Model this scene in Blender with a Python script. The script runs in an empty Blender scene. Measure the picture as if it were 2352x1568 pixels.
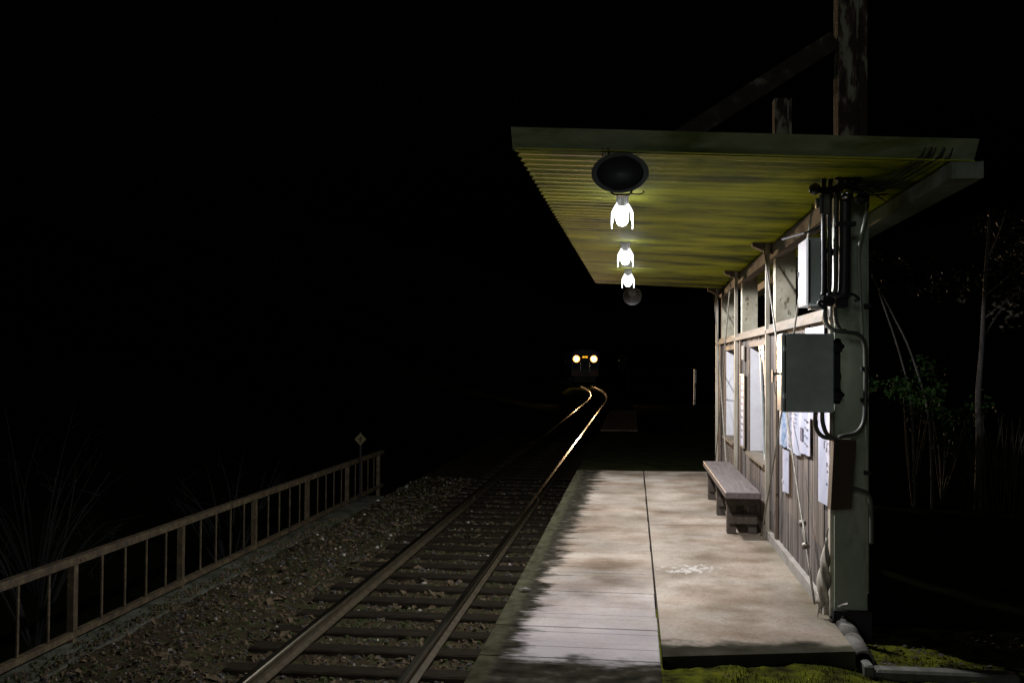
import bpy, math, random
from mathutils import Vector, Matrix, noise
random.seed(7)
R = math.radians
S = bpy.context.scene
COL = S.collection

# ------------------------------------------------------------------ camera
cam_d = bpy.data.cameras.new('camera')
cam = bpy.data.objects.new('camera', cam_d); COL.objects.link(cam)
cam_d.sensor_width = 36.0
cam_d.lens = 36.0 * 2287.0 / 2352.0
cam_d.clip_start = 0.05; cam_d.clip_end = 2000
YAW, PITCH, ROLL = R(6.9625), R(1.2287), R(0.4)
fwd = Vector((-math.sin(YAW)*math.cos(PITCH), math.cos(YAW)*math.cos(PITCH), math.sin(PITCH)))
rt = fwd.cross(Vector((0, 0, 1))).normalized(); up = rt.cross(fwd)
c_, s_ = math.cos(ROLL), math.sin(ROLL)
r2 = rt*c_ + up*s_; u2 = up*c_ - rt*s_
M = Matrix((r2, u2, -fwd)).transposed().to_4x4()
M.translation = Vector((0, 0, 1.5))
cam.matrix_world = M
S.camera = cam

# ------------------------------------------------------------------ night sky
W = bpy.data.worlds.new('World'); S.world = W; W.use_nodes = True
wn = W.node_tree.nodes; wl = W.node_tree.links
sky = wn.new('ShaderNodeTexSky'); sky.sky_type = 'NISHITA'; sky.sun_disc = False
sky.sun_elevation = R(-4); sky.sun_rotation = R(200)
wl.new(sky.outputs[0], wn['Background'].inputs[0])
wn['Background'].inputs[1].default_value = 0.012

# faint fill added for an unseen lamp behind the photographer's left shoulder
sun_d = bpy.data.lights.new('front_fill', 'SUN'); sun_d.energy = 0.19; sun_d.angle = R(6)
sun_d.color = (.94, 1.0, .98)
sun = bpy.data.objects.new('front_fill', sun_d); COL.objects.link(sun)
sun.rotation_euler = Vector((0.25, 1.0, -0.17)).to_track_quat('-Z', 'Y').to_euler()
sun.location = (-10, -30, 20)

V = S.view_settings
V.view_transform = 'Standard'; V.look = 'None'; V.exposure = 0.0; V.gamma = 1.0
V.use_curve_mapping = False

# ------------------------------------------------------------------ helpers
class MB:
    def __init__(s): s.v = []; s.f = []; s.m = []; s.sm = []
    def add(s, vs, fs, mi=0, smooth=False):
        o = len(s.v); s.v += [tuple(p) for p in vs]
        for f in fs:
            s.f.append(tuple(i+o for i in f)); s.m.append(mi); s.sm.append(smooth)
        return s
    def box(s, a, b, mi=0):
        x0, y0, z0 = a; x1, y1, z1 = b
        return s.add([(x0,y0,z0),(x1,y0,z0),(x1,y1,z0),(x0,y1,z0),(x0,y0,z1),(x1,y0,z1),(x1,y1,z1),(x0,y1,z1)],
                     [(3,2,1,0),(4,5,6,7),(0,1,5,4),(1,2,6,5),(2,3,7,6),(3,0,4,7)], mi)
    def bevbox(s, a, b, r=0.01, mi=0):
        x0,y0,z0 = a; x1,y1,z1 = b
        vs = []
        for z, ins in ((z0, r), (z0+r, 0), (z1-r, 0), (z1, r)):
            q = 0 if ins == 0 else ins
            for (sx, sy) in ((0,0),(1,0),(1,1),(0,1)):
                bx = x1 if sx else x0; by = y1 if sy else y0
                dx = -1 if sx else 1; dy = -1 if sy else 1
                if (sx, sy) in ((0,0),(1,1)):
                    vs.append((bx+dx*q, by+dy*(q+r), z)); vs.append((bx+dx*(q+r), by+dy*q, z))
                else:
                    vs.append((bx+dx*(q+r), by+dy*q, z)); vs.append((bx+dx*q, by+dy*(q+r), z))
        fs = []
        for k in range(3):
            for i in range(8):
                j = (i+1) % 8
                fs.append((k*8+i, k*8+j, k*8+8+j, k*8+8+i))
        fs.append(tuple(range(7, -1, -1))); fs.append(tuple(range(24, 32)))
        return s.add(vs, fs, mi)
    def beam(s, p, q, w, h, upv=(0,0,1), mi=0):
        p = Vector(p); q = Vector(q); d = (q-p).normalized(); uv = Vector(upv)
        x = d.cross(uv)
        if x.length < 1e-4: x = d.cross(Vector((0,1,0)))
        x.normalize(); z = x.cross(d)
        vs = []
        for e in (p, q):
            for (i, j) in ((-1,-1),(1,-1),(1,1),(-1,1)):
                vs.append(e + x*(i*w/2) + z*(j*h/2))
        return s.add(vs, [(3,2,1,0),(4,5,6,7),(0,1,5,4),(1,2,6,5),(2,3,7,6),(3,0,4,7)], mi)
    def tube(s, pts, r, n=10, mi=0, caps=True):
        pts = [Vector(p) for p in pts]; rr = r if isinstance(r, (list, tuple)) else [r]*len(pts)
        vs = []; prev = None
        for i, p in enumerate(pts):
            d = (pts[min(i+1, len(pts)-1)] - pts[max(i-1, 0)]).normalized()
            if prev is None:
                a = Vector((0,0,1)) if abs(d.z) < .9 else Vector((1,0,0))
                x = d.cross(a).normalized()
            else:
                x = (prev - d*prev.dot(d)).normalized()
            prev = x; y = d.cross(x)
            for k in range(n):
                t = 2*math.pi*k/n
                vs.append(p + (x*math.cos(t)+y*math.sin(t))*rr[i])
        fs = []
        for i in range(len(pts)-1):
            for k in range(n):
                k2 = (k+1) % n
                fs.append((i*n+k, i*n+k2, (i+1)*n+k2, (i+1)*n+k))
        s.add(vs, fs, mi, True)
        if caps:
            o = len(s.v) - len(vs)
            s.f.append(tuple(o+k for k in range(n-1, -1, -1))); s.m.append(mi); s.sm.append(False)
            e = o + (len(pts)-1)*n
            s.f.append(tuple(e+k for k in range(n))); s.m.append(mi); s.sm.append(False)
        return s
    def lathe(s, prof, origin, axis=(0,0,1), n=32, mi=0, sx=1, sz=1):
        # prof = (distance along the axis, radius)
        d = Vector(axis).normalized(); a = Vector((0,0,1)) if abs(d.z) < .9 else Vector((0,1,0))
        x = d.cross(a).normalized(); y = d.cross(x); o = Vector(origin)
        vs = []
        for (h, r) in prof:
            for k in range(n):
                t = 2*math.pi*k/n
                vs.append(o + d*h + x*(math.cos(t)*r*sx) + y*(math.sin(t)*r*sz))
        fs = []
        for i in range(len(prof)-1):
            for k in range(n):
                k2 = (k+1) % n
                fs.append((i*n+k, i*n+k2, (i+1)*n+k2, (i+1)*n+k))
        return s.add(vs, fs, mi, True)
    def sphere(s, c, r, n=20, m=12, mi=0, sq=(1,1,1)):
        vs = []; fs = []
        for i in range(m+1):
            p = math.pi*i/m
            for k in range(n):
                t = 2*math.pi*k/n
                vs.append((c[0]+sq[0]*r*math.sin(p)*math.cos(t), c[1]+sq[1]*r*math.sin(p)*math.sin(t), c[2]+sq[2]*r*math.cos(p)))
        for i in range(m):
            for k in range(n):
                fs.append((i*n+k, (i+1)*n+k, (i+1)*n+(k+1)%n, i*n+(k+1)%n))
        return s.add(vs, fs, mi, True)
    def build(s, name, mats, parent=None, loc=None):
        if not isinstance(mats, (list, tuple)): mats = [mats]
        base = wloc(parent) if parent is not None else Vector(loc or (0,0,0))
        me = bpy.data.meshes.new(name)
        me.from_pydata([(p[0]-base.x, p[1]-base.y, p[2]-base.z) for p in s.v], [], s.f)
        for m in mats: me.materials.append(m)
        me.polygons.foreach_set('material_index', s.m)
        me.polygons.foreach_set('use_smooth', s.sm)
        me.update()
        o = bpy.data.objects.new(name, me); COL.objects.link(o)
        if parent is not None: o.parent = parent
        else: o.location = base
        return o

def wloc(o):
    v = Vector((0,0,0))
    while o is not None:
        v += o.location; o = o.parent
    return v
def tag(o, label=None, cat=None, group=None, kind=None):
    if label: o['label'] = label
    if cat: o['category'] = cat
    if group: o['group'] = group
    if kind: o['kind'] = kind
    return o
def thing(name, label, cat, loc=(0,0,0), group=None):
    o = bpy.data.objects.new(name, None); COL.objects.link(o); o.location = loc
    o.empty_display_size = 0.2
    return tag(o, label, cat, group)
def copy_tree(o, parent=None):
    c = o.copy(); COL.objects.link(c); c.parent = parent
    for ch in [x for x in o.children]: copy_tree(ch, c)
    return c
def spline(pts, n=8):
    P = [Vector(p) for p in pts]; out = []
    for i in range(len(P)-1):
        p0 = P[max(i-1,0)]; p1 = P[i]; p2 = P[i+1]; p3 = P[min(i+2,len(P)-1)]
        for k in range(n):
            t = k/n
            out.append(0.5*((2*p1)+(p2-p0)*t+(2*p0-5*p1+4*p2-p3)*t*t+(3*p1-p0-3*p2+p3)*t**3))
    out.append(P[-1]); return out

# ------------------------------------------------------------------ materials
def c4(c): return (c[0], c[1], c[2], 1)
def mat(name, ramp, scale=5, stretch=(1,1,1), rough=.7, metal=0, bump=0, bscale=None, detail=6, spec=.4,
        ramp2=None, scale2=1.2, stretch2=(1,1,1), fac2=1.0, rough2=None):
    m = bpy.data.materials.new(name); m.use_nodes = True
    n = m.node_tree.nodes; l = m.node_tree.links; b = n['Principled BSDF']
    tc = n.new('ShaderNodeTexCoord')
    def nz(sc, st, det):
        mp = n.new('ShaderNodeMapping'); mp.inputs['Scale'].default_value = st
        l.new(tc.outputs['Object'], mp.inputs[0])
        t = n.new('ShaderNodeTexNoise'); t.inputs['Scale'].default_value = sc; t.inputs['Detail'].default_value = det
        t.inputs['Roughness'].default_value = .62
        l.new(mp.outputs[0], t.inputs['Vector']); return t
    def rp(src, stops):
        r = n.new('ShaderNodeValToRGB'); e = r.color_ramp.elements
        while len(e) < len(stops): e.new(.5)
        for i, (p, c) in enumerate(stops): e[i].position = p; e[i].color = c4(c)
        l.new(src, r.inputs[0]); return r
    t1 = nz(scale, stretch, detail); out = rp(t1.outputs[0], ramp).outputs[0]
    if ramp2:
        t2 = nz(scale2, stretch2, 5)
        r2_ = rp(t2.outputs[0], ramp2)
        mx = n.new('ShaderNodeMixRGB'); mx.blend_type = 'MULTIPLY'; mx.inputs[0].default_value = fac2
        l.new(out, mx.inputs[1]); l.new(r2_.outputs[0], mx.inputs[2]); out = mx.outputs[0]
    l.new(out, b.inputs['Base Color'])
    b.inputs['Roughness'].default_value = rough; b.inputs['Metallic'].default_value = metal
    b.inputs['Specular IOR Level'].default_value = spec
    if rough2 is not None:
        mr = n.new('ShaderNodeMapRange'); mr.inputs[1].default_value = .35; mr.inputs[2].default_value = .65
        mr.inputs[3].default_value = rough; mr.inputs[4].default_value = rough2
        l.new(t1.outputs[0], mr.inputs[0]); l.new(mr.outputs[0], b.inputs['Roughness'])
    if bump:
        tb = nz(bscale or scale*2, stretch, 8)
        bp = n.new('ShaderNodeBump'); bp.inputs['Strength'].default_value = bump; bp.inputs['Distance'].default_value = .01
        l.new(tb.outputs[0], bp.inputs['Height']); l.new(bp.outputs[0], b.inputs['Normal'])
    return m
def emit(name, col, st):
    m = bpy.data.materials.new(name); m.use_nodes = True
    b = m.node_tree.nodes['Principled BSDF']
    b.inputs['Base Color'].default_value = c4(col); b.inputs['Emission Color'].default_value = c4(col)
    b.inputs['Emission Strength'].default_value = st
    return m

PAINT = mat('grey_paint', [(.3,(.40,.45,.45)),(.7,(.48,.52,.51))], 9, rough=.38, ramp2=[(.3,(.7,.7,.68)),(.6,(1,1,1))], scale2=3)
PAINTG = mat('pillar_paint', [(.3,(.16,.185,.135)),(.55,(.22,.245,.185)),(.75,(.26,.28,.22))], 6, stretch=(1,1,.5), rough=.55, bump=.15,
             ramp2=[(.32,(.45,.45,.36)),(.5,(1,1,1))], scale2=7, stretch2=(1,1,.35))
PILLAR = mat('concrete_pillar', [(.3,(.28,.25,.18)),(.6,(.42,.39,.3)),(.8,(.5,.47,.37))], 6, rough=.85, bump=.3,
             ramp2=[(.34,(.35,.33,.26)),(.42,(1,1,1))], scale2=22, stretch2=(1,1,.6))
MAST = mat('flaking_paint', [(.46,(.022,.014,.010)),(.51,(.07,.045,.03)),(.54,(.19,.185,.13)),(.75,(.29,.29,.21))], 8, stretch=(1.3,1.3,.4), rough=.85, bump=.5, bscale=20, detail=9)
SIDEDIM = mat('dimmed_box_side', [(.3,(.125,.12,.135)),(.7,(.155,.15,.165))], 6, rough=.3, spec=.5)  # box paint darkened on the track side to offset strong lamp light
METERDIM = mat('dimmed_meter_side', [(.3,(.075,.073,.078)),(.7,(.10,.097,.103))], 6, rough=.6, spec=.06)  # same paint darkened further where the nearest lamp overlights the meter box
STRUT = mat('dark_strut', [(.5,(.02,.013,.009)),(.6,(.04,.03,.02)),(.66,(.13,.13,.09))], 8, rough=.85)
WHITE = mat('white_enamel', [(.3,(.40,.39,.41)),(.7,(.49,.48,.5))], 5, rough=.35)
OFFW = mat('offwhite_angle', [(.3,(.17,.145,.105)),(.5,(.3,.27,.21)),(.7,(.37,.335,.27))], 9, stretch=(1,1,.3), rough=.6)
RUST = mat('rusty_steel', [(.3,(.022,.013,.005)),(.55,(.058,.040,.016)),(.75,(.105,.083,.038))], 14, rough=.75, bump=.3,
           ramp2=[(.35,(.55,.5,.42)),(.6,(1,1,1))], scale2=4)
RAILS = mat('rail_side', [(.3,(.026,.02,.011)),(.7,(.06,.047,.028))], 12, spec=.1, rough=.7, bump=.3)
RAILT = mat('rail_head', [(.3,(.24,.215,.15)),(.7,(.32,.29,.21))], 3, stretch=(6,.2,1), rough=.2, rough2=.3, metal=1)
SLEEP = mat('old_sleeper', [(.3,(.009,.007,.005)),(.7,(.026,.021,.015))], 16, stretch=(.3,2,1), rough=.9, bump=.6, spec=0.0)
EARTH = mat('ballast_earth', [(.3,(.014,.011,.007)),(.5,(.034,.026,.016)),(.62,(.03,.034,.013)),(.75,(.07,.057,.041))], 9, rough=.95, bump=1.0, bscale=30, detail=10, spec=0.0)
STONE1 = mat('brown_litter', [(.3,(.05,.036,.021)),(.7,(.11,.083,.052))], 20, rough=.9, spec=0.0)
STONE2 = mat('dark_stone', [(.3,(.035,.031,.027)),(.7,(.085,.077,.068))], 20, rough=.85, spec=0.0)
STONE3 = mat('mossy_stone', [(.3,(.022,.026,.011)),(.7,(.055,.06,.027))], 20, rough=.95, spec=0.0)
STONE4 = mat('pale_stone', [(.3,(.2,.18,.15)),(.7,(.36,.33,.29))], 20, rough=.7)
MOSS = mat('moss_ground', [(.36,(.014,.012,.006)),(.46,(.036,.038,.008)),(.58,(.075,.08,.008)),(.75,(.06,.05,.02))], 7, rough=.95, bump=1.0, bscale=45, detail=10, spec=0.0)
MOSSB = mat('moss_tuft', [(.35,(.022,.026,.006)),(.5,(.06,.07,.008)),(.7,(.10,.105,.014))], 6, rough=.9, spec=.03)
GRASSD = mat('dark_grass', [(.3,(.006,.007,.003)),(.7,(.016,.017,.007))], 3, rough=.95, bump=.8, bscale=14, spec=0.0)
HILL = mat('night_hill', [(.3,(.004,.005,.0025)),(.7,(.009,.010,.005))], .3, rough=1, spec=0.0)
DECK = mat('checker_plate', [(.3,(.055,.055,.04)),(.7,(.11,.11,.085))], 10, rough=.6, bump=.1, ramp2=[(.4,(.4,.4,.3)),(.6,(1,1,1))], scale2=3)
WOODB = mat('weathered_boards', [(.3,(.022,.016,.013)),(.48,(.085,.066,.055)),(.62,(.2,.165,.142))], 4.5, stretch=(5,9,.35), rough=.85, bump=.5, bscale=8,
            ramp2=[(.3,(.5,.47,.44)),(.6,(1,1,1))], scale2=2.2, stretch2=(1,1.4,.4))
WOODF = mat('brown_frame', [(.3,(.055,.038,.026)),(.7,(.13,.095,.07))], 6, stretch=(3,6,.5), rough=.7, bump=.3)
LEDGE = mat('pale_timber', [(.3,(.085,.065,.044)),(.7,(.155,.125,.092))], 5, stretch=(3,.5,3), rough=.75, bump=.2)
BENCH = mat('bench_wood', [(.25,(.05,.038,.034)),(.5,(.092,.073,.068)),(.75,(.135,.112,.106))], 5, stretch=(9,.5,4), rough=.6, bump=.35, bscale=7)
BENCHL = mat('bench_leg_wood', [(.3,(.03,.021,.015)),(.7,(.065,.049,.036))], 8, stretch=(3,3,.8), rough=.75, bump=.3)
BLACK = mat('black_rubber', [(.3,(.012,.012,.013)),(.7,(.025,.025,.026))], 12, rough=.5)
CONDG = mat('grey_conduit', [(.3,(.05,.05,.04)),(.7,(.10,.098,.08))], 9, rough=.5)
BROWN = mat('rusty_brown_box', [(.3,(.028,.017,.006)),(.7,(.05,.03,.011))], 8, rough=.7, bump=.1)
PAPER = mat('paper', [(.3,(.36,.36,.44)),(.7,(.44,.44,.52))], 6, rough=.55)
PAPERB = mat('blue_print', [(.36,(.05,.12,.27)),(.46,(.2,.29,.43)),(.6,(.38,.41,.49))], 9, stretch=(1,3,3), rough=.45)
INK = mat('ink', [(.3,(.05,.05,.09)),(.7,(.12,.12,.18))], 9, rough=.6)
INKG = mat('grey_print', [(.3,(.3,.3,.36)),(.7,(.42,.42,.48))], 9, rough=.6)
CLAY = mat('clay_pipe', [(.3,(.07,.064,.052)),(.6,(.115,.105,.086)),(.8,(.16,.148,.12))], 10, rough=.85, bump=.25)
KERB = mat('kerb_concrete', [(.3,(.045,.045,.034)),(.7,(.12,.115,.098))], 8, rough=.9, bump=.4)
ENDC = mat('end_slab', [(.3,(.05,.036,.025)),(.7,(.10,.075,.052))], 4, rough=.95, spec=0.0)
CURB = mat('base_curb', [(.3,(.2,.18,.15)),(.7,(.32,.29,.25))], 9, rough=.85, bump=.3)
STEEL = mat('galvanised_rod', [(.3,(.13,.115,.09)),(.7,(.26,.235,.19))], 20, rough=.5, metal=.2)
LEAF = mat('green_leaf', [(.3,(.005,.012,.003)),(.7,(.011,.026,.004))], 3, rough=.8, spec=.04)
LEAFD = mat('dry_leaf', [(.3,(.012,.009,.004)),(.7,(.03,.022,.009))], 3, rough=.8)
BARK = mat('bark', [(.3,(.012,.010,.008)),(.7,(.036,.031,.027))], 9, stretch=(2,2,.4), rough=.9, bump=.5)
TWIG = mat('dark_twig', [(.3,(.004,.0035,.003)),(.7,(.010,.008,.007))], 9, rough=.9)
HORN = mat('horn_grey', [(.3,(.13,.14,.14)),(.7,(.2,.205,.2))], 8, rough=.45)
HORNI = mat('horn_inside', [(.3,(.02,.02,.022)),(.7,(.035,.035,.04))], 8, rough=.5)
HORNT = mat('horn_pale', [(.3,(.16,.16,.165)),(.7,(.23,.23,.24))], 8, rough=.5)
SOCK = mat('lamp_socket', [(.3,(.5,.5,.52)),(.7,(.58,.58,.6))], 8, rough=.5)
YELLOW = mat('marker_yellow', [(.3,(.05,.04,.009)),(.7,(.075,.06,.014))], 14, rough=.6)
TRAINB = mat('train_body', [(.3,(.012,.010,.009)),(.7,(.02,.017,.015))], 4, rough=.4)
TRAINO = mat('train_orange', [(.3,(.045,.016,.006)),(.7,(.06,.022,.008))], 4, rough=.4)
DARKG = mat('dark_steel', [(.3,(.014,.014,.014)),(.7,(.028,.028,.028))], 6, rough=.7, spec=.1)
CLOTH = mat('umbrella_cloth', [(.3,(.28,.25,.2)),(.7,(.44,.4,.33))], 14, rough=.7)
POSTM = mat('birch_white_post', [(.42,(.05,.04,.035)),(.5,(.55,.52,.48)),(.7,(.75,.72,.68))], 7, stretch=(1,1,1.2), rough=.7)
BULB = emit('lamp_bulb', (.97,.98,1.0), 15)
SHADE = emit('lamp_glass', (.93,.95,1.0), 5)
HALO = emit('headlamp_halo', (1.0,.40,.10), 3.0)  # glowing ring that paints the orange glare round each headlight
HEAD = emit('headlamp', (1.0,.60,.27), 1000)
DESTI = emit('destination_display', (1.0,.42,.02), 1.6)

def glass(name, rough=.03, col=(.03,.03,.035)):
    m = bpy.data.materials.new(name); m.use_nodes = True
    b = m.node_tree.nodes['Principled BSDF']
    b.inputs['Base Color'].default_value = c4(col); b.inputs['Roughness'].default_value = rough
    b.inputs['Specular IOR Level'].default_value = .6; b.inputs['IOR'].default_value = 1.5
    return m
PANE = glass('window_glass', .06)
SILV = mat('silvered_globe', [(.3,(.30,.30,.32)),(.7,(.40,.40,.42))], 9, rough=.16, metal=1)
BALL = glass('dark_globe', .06, (.05,.05,.06))

def platform_mat(strip):
    """worn concrete; dark damp algae beyond the drip line of the roof, scalloped paver by paver on the strip"""
    m = bpy.data.materials.new('paving_strip' if strip else 'platform_concrete'); m.use_nodes = True
    n = m.node_tree.nodes; l = m.node_tree.links; b = n['Principled BSDF']
    tc = n.new('ShaderNodeTexCoord'); sp = n.new('ShaderNodeSeparateXYZ'); l.new(tc.outputs['Object'], sp.inputs[0])
    def math_(op, a, b_=None, c_=None):
        q = n.new('ShaderNodeMath'); q.operation = op
        for i, v in enumerate((a, b_, c_)):
            if v is None: continue
            if isinstance(v, (int, float)): q.inputs[i].default_value = v
            else: l.new(v, q.inputs[i])
        return q.outputs[0]
    def nz(sc, st=(1,1,1), det=6):
        mp = n.new('ShaderNodeMapping'); mp.inputs['Scale'].default_value = st
        l.new(tc.outputs['Object'], mp.inputs[0])
        t = n.new('ShaderNodeTexNoise'); t.inputs['Scale'].default_value = sc; t.inputs['Detail'].default_value = det
        l.new(mp.outputs[0], t.inputs['Vector']); return t.outputs[0]
    def ramp(src, stops):
        r = n.new('ShaderNodeValToRGB'); e = r.color_ramp.elements
        while len(e) < len(stops): e.new(.5)
        for i, (p, c) in enumerate(stops): e[i].position = p; e[i].color = c4(c)
        l.new(src, r.inputs[0]); return r.outputs[0]
    def mix(f, a, b_, mode='MIX'):
        x = n.new('ShaderNodeMixRGB'); x.blend_type = mode
        if isinstance(f, (int, float)): x.inputs[0].default_value = f
        else: l.new(f, x.inputs[0])
        for i, v in ((1, a), (2, b_)):
            if isinstance(v, tuple): x.inputs[i].default_value = c4(v)
            else: l.new(v, x.inputs[i])
        return x.outputs[0]
    def step(v, lo, hi):
        r = n.new('ShaderNodeMapRange'); r.interpolation_type = 'SMOOTHSTEP'
        r.inputs[1].default_value = lo; r.inputs[2].default_value = hi
        l.new(v, r.inputs[0]); return r.outputs[0]
    base = ramp(nz(1.5, (1,.8,1), 8), [(.3,(.17,.143,.112)),(.5,(.285,.243,.197)),(.68,(.39,.342,.285))])
    base = mix(.6, base, ramp(nz(26, (1,1,1), 8), [(.3,(.74,.72,.70)),(.7,(1,1,1))]), 'MULTIPLY')
    base = mix(.8, base, ramp(nz(2.6, (.9,1.0,1), 7), [(.34,(.60,.53,.47)),(.54,(1,1,1))]), 'MULTIPLY')
    base = mix(.55, base, ramp(nz(2.1, (.8,.9,1), 3), [(.36,(.84,.74,.68)),(.52,(1,1,1)),(.66,(.95,.98,1.0))]), 'MULTIPLY')
    base = mix(.7, base, ramp(nz(70, (1,1,1), 4), [(.33,(.55,.53,.5)),(.43,(1,1,1))]), 'MULTIPLY')
    x, y = sp.outputs[0], sp.outputs[1]
    n1 = nz(4.2, (1,1,1), 7); n2 = nz(11, (1.0,2.5,1), 6)
    if strip:
        fr = math_('FRACT', math_('DIVIDE', math_('ADD', y, 100.0), .3))
        bow = math_('MULTIPLY', math_('SUBTRACT', fr, .5), 2.0)
        bow = math_('POWER', math_('ABSOLUTE', bow), 3.0)
        row = math_('FLOOR', math_('DIVIDE', math_('ADD', y, 100.0), .3))
        rnd = math_('FRACT', math_('MULTIPLY', math_('SINE', math_('MULTIPLY', row, 12.9)), 437.5))
        edge = math_('ADD', x, math_('MULTIPLY', bow, math_('MULTIPLY_ADD', rnd, -.12, -.02)))
        edge = math_('ADD', edge, math_('MULTIPLY', math_('SUBTRACT', rnd, .5), .05))
        edge = math_('ADD', edge, math_('MULTIPLY', math_('SUBTRACT', n1, .5), .34))
        edge = math_('ADD', edge, math_('MULTIPLY', math_('SUBTRACT', n2, .5), .2))
        edge = math_('SUBTRACT', edge, math_('MULTIPLY', math_('SUBTRACT', y, 6.0), .016))
        damp = step(edge, -.665, -.53)         # 0 = damp, 1 = dry
        fro = math_('ADD', y, math_('MULTIPLY', math_('SUBTRACT', n1, .5), .5))
        fro = math_('ADD', fro, math_('MULTIPLY', math_('SUBTRACT', n2, .5), .25))
        fro = step(fro, 4.98, 5.2)
        dry = math_('MULTIPLY', damp, fro)
        sheen = step(math_('SUBTRACT', math_('MULTIPLY', y, -1.0), math_('MULTIPLY', n1, 1.6)), -8.4, -5.6)  # lamp sheen near the front, painted as paler bluish pavers
        base = mix(math_('MULTIPLY', sheen, .5), base, (.40,.38,.41))
        lip = math_('ADD', x, math_('MULTIPLY', math_('SUBTRACT', n2, .5), .08))
        alg = ramp(nz(9, (1,1,1), 8), [(.3,(.011,.010,.007)),(.55,(.028,.025,.018)),(.75,(.07,.064,.05))])
        algl = ramp(nz(14, (1,.6,1), 8), [(.3,(.024,.023,.013)),(.7,(.058,.054,.033))])
        wet = mix(step(lip, -.715, -.665), algl, alg)
        col = mix(dry, wet, base)
        # joints between the pavers
        j = math_('MINIMUM', fr, math_('SUBTRACT', 1.0, fr))
        col = mix(step(math_('ADD', j, math_('MULTIPLY', rnd, .02)), .012, .03), mix(.62, col, (.05,.045,.03)), col)
    else:
        fro = math_('ADD', y, math_('MULTIPLY', math_('SUBTRACT', n1, .5), .55))
        fro = math_('ADD', fro, math_('MULTIPLY', x, -.10))
        dry = step(fro, 5.36, 5.52)
        side = math_('ADD', x, math_('MULTIPLY', math_('SUBTRACT', n1, .5), .5))
        wet = ramp(nz(6, (1,1,1), 8), [(.3,(.016,.015,.010)),(.7,(.038,.036,.026))])
        col = mix(dry, wet, base)
        grn = step(side, .95, 1.3)
        col = mix(math_('MULTIPLY', grn, .35), col, (.17,.16,.10))
        # pale scuffed laitance patch
        dx = math_('DIVIDE', math_('SUBTRACT', x, .40), .24)
        dy = math_('DIVIDE', math_('SUBTRACT', y, math_('ADD', 7.32, math_('MULTIPLY', x, .25))), .17)
        rr = math_('ADD', math_('MULTIPLY', dx, dx), math_('MULTIPLY', dy, dy))
        rr = math_('ADD', rr, math_('MULTIPLY', math_('SUBTRACT', nz(22, (1,.5,1), 10), .5), 6.5))
        pt = math_('SUBTRACT', 1.0, step(rr, -.3, .7))
        col = mix(math_('MULTIPLY', pt, math_('MULTIPLY', nz(60,(1,.4,1),6), 1.1)), col, (.50,.47,.43))
    # expansion joint at 9.4 m
    jj = math_('ABSOLUTE', math_('SUBTRACT', y, math_('ADD', 9.42, math_('MULTIPLY', math_('SUBTRACT', n2, .5), .03))))
    if not strip: col = mix(step(jj, .004, .014), (.06,.05,.04), col)
    l.new(col, b.inputs['Base Color'])
    rg = n.new('ShaderNodeMapRange'); rg.inputs[3].default_value = .55; rg.inputs[4].default_value = .8
    l.new(nz(2.2, (1,1,1), 6), rg.inputs[0]); l.new(rg.outputs[0], b.inputs['Roughness'])
    b.inputs['Specular IOR Level'].default_value = 0.0
    bp = n.new('ShaderNodeBump'); bp.inputs['Strength'].default_value = .25; bp.inputs['Distance'].default_value = .006
    l.new(nz(40, (1,1,1), 9), bp.inputs['Height']); l.new(bp.outputs[0], b.inputs['Normal'])
    return m
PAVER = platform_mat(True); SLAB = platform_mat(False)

def soffit_mat():
    m = mat('mossy_soffit', [(.3,(.20,.22,.003)),(.48,(.46,.49,.006)),(.66,(.58,.58,.03))], 2.6, stretch=(.4,1.9,1), rough=.7, spec=.08, detail=8,
            ramp2=[(.38,(.13,.17,.04)),(.47,(.55,.62,.35)),(.58,(1,1,1))], scale2=1.9, stretch2=(.6,1.3,1))
    n = m.node_tree.nodes; l = m.node_tree.links; b = n['Principled BSDF']
    src = b.inputs['Base Color'].links[0].from_socket
    # greyer, dirtier towards the eave; dark blotches of moss
    tc = n.new('ShaderNodeTexCoord'); sp = n.new('ShaderNodeSeparateXYZ'); l.new(tc.outputs['Object'], sp.inputs[0])
    t = n.new('ShaderNodeTexNoise'); t.inputs['Scale'].default_value = 3.0; t.inputs['Detail'].default_value = 7
    l.new(tc.outputs['Object'], t.inputs['Vector'])
    a = n.new('ShaderNodeMath'); a.operation = 'MULTIPLY_ADD'; a.inputs[1].default_value = .5
    l.new(t.outputs[0], a.inputs[0]); l.new(sp.outputs[0], a.inputs[2])
    r = n.new('ShaderNodeMapRange'); r.inputs[1].default_value = -.45; r.inputs[2].default_value = .25
    l.new(a.outputs[0], r.inputs[0])
    x = n.new('ShaderNodeMixRGB'); l.new(r.outputs[0], x.inputs[0])
    g = n.new('ShaderNodeMixRGB'); g.inputs[0].default_value = .25; g.inputs[2].default_value = (.36,.35,.2,1)
    l.new(src, g.inputs[1]); l.new(g.outputs[0], x.inputs[1]); l.new(src, x.inputs[2])
    l.new(x.outputs[0], b.inputs['Base Color'])
    return m
SOFFIT = soffit_mat()
FASC = mat('fascia_sheet', [(.3,(.16,.18,.085)),(.5,(.26,.29,.165)),(.7,(.33,.35,.25))], 3, stretch=(.6,1,2), rough=.6,
           ramp2=[(.34,(.4,.45,.22)),(.5,(1,1,1))], scale2=2.2, stretch2=(.8,1,3))

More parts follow.
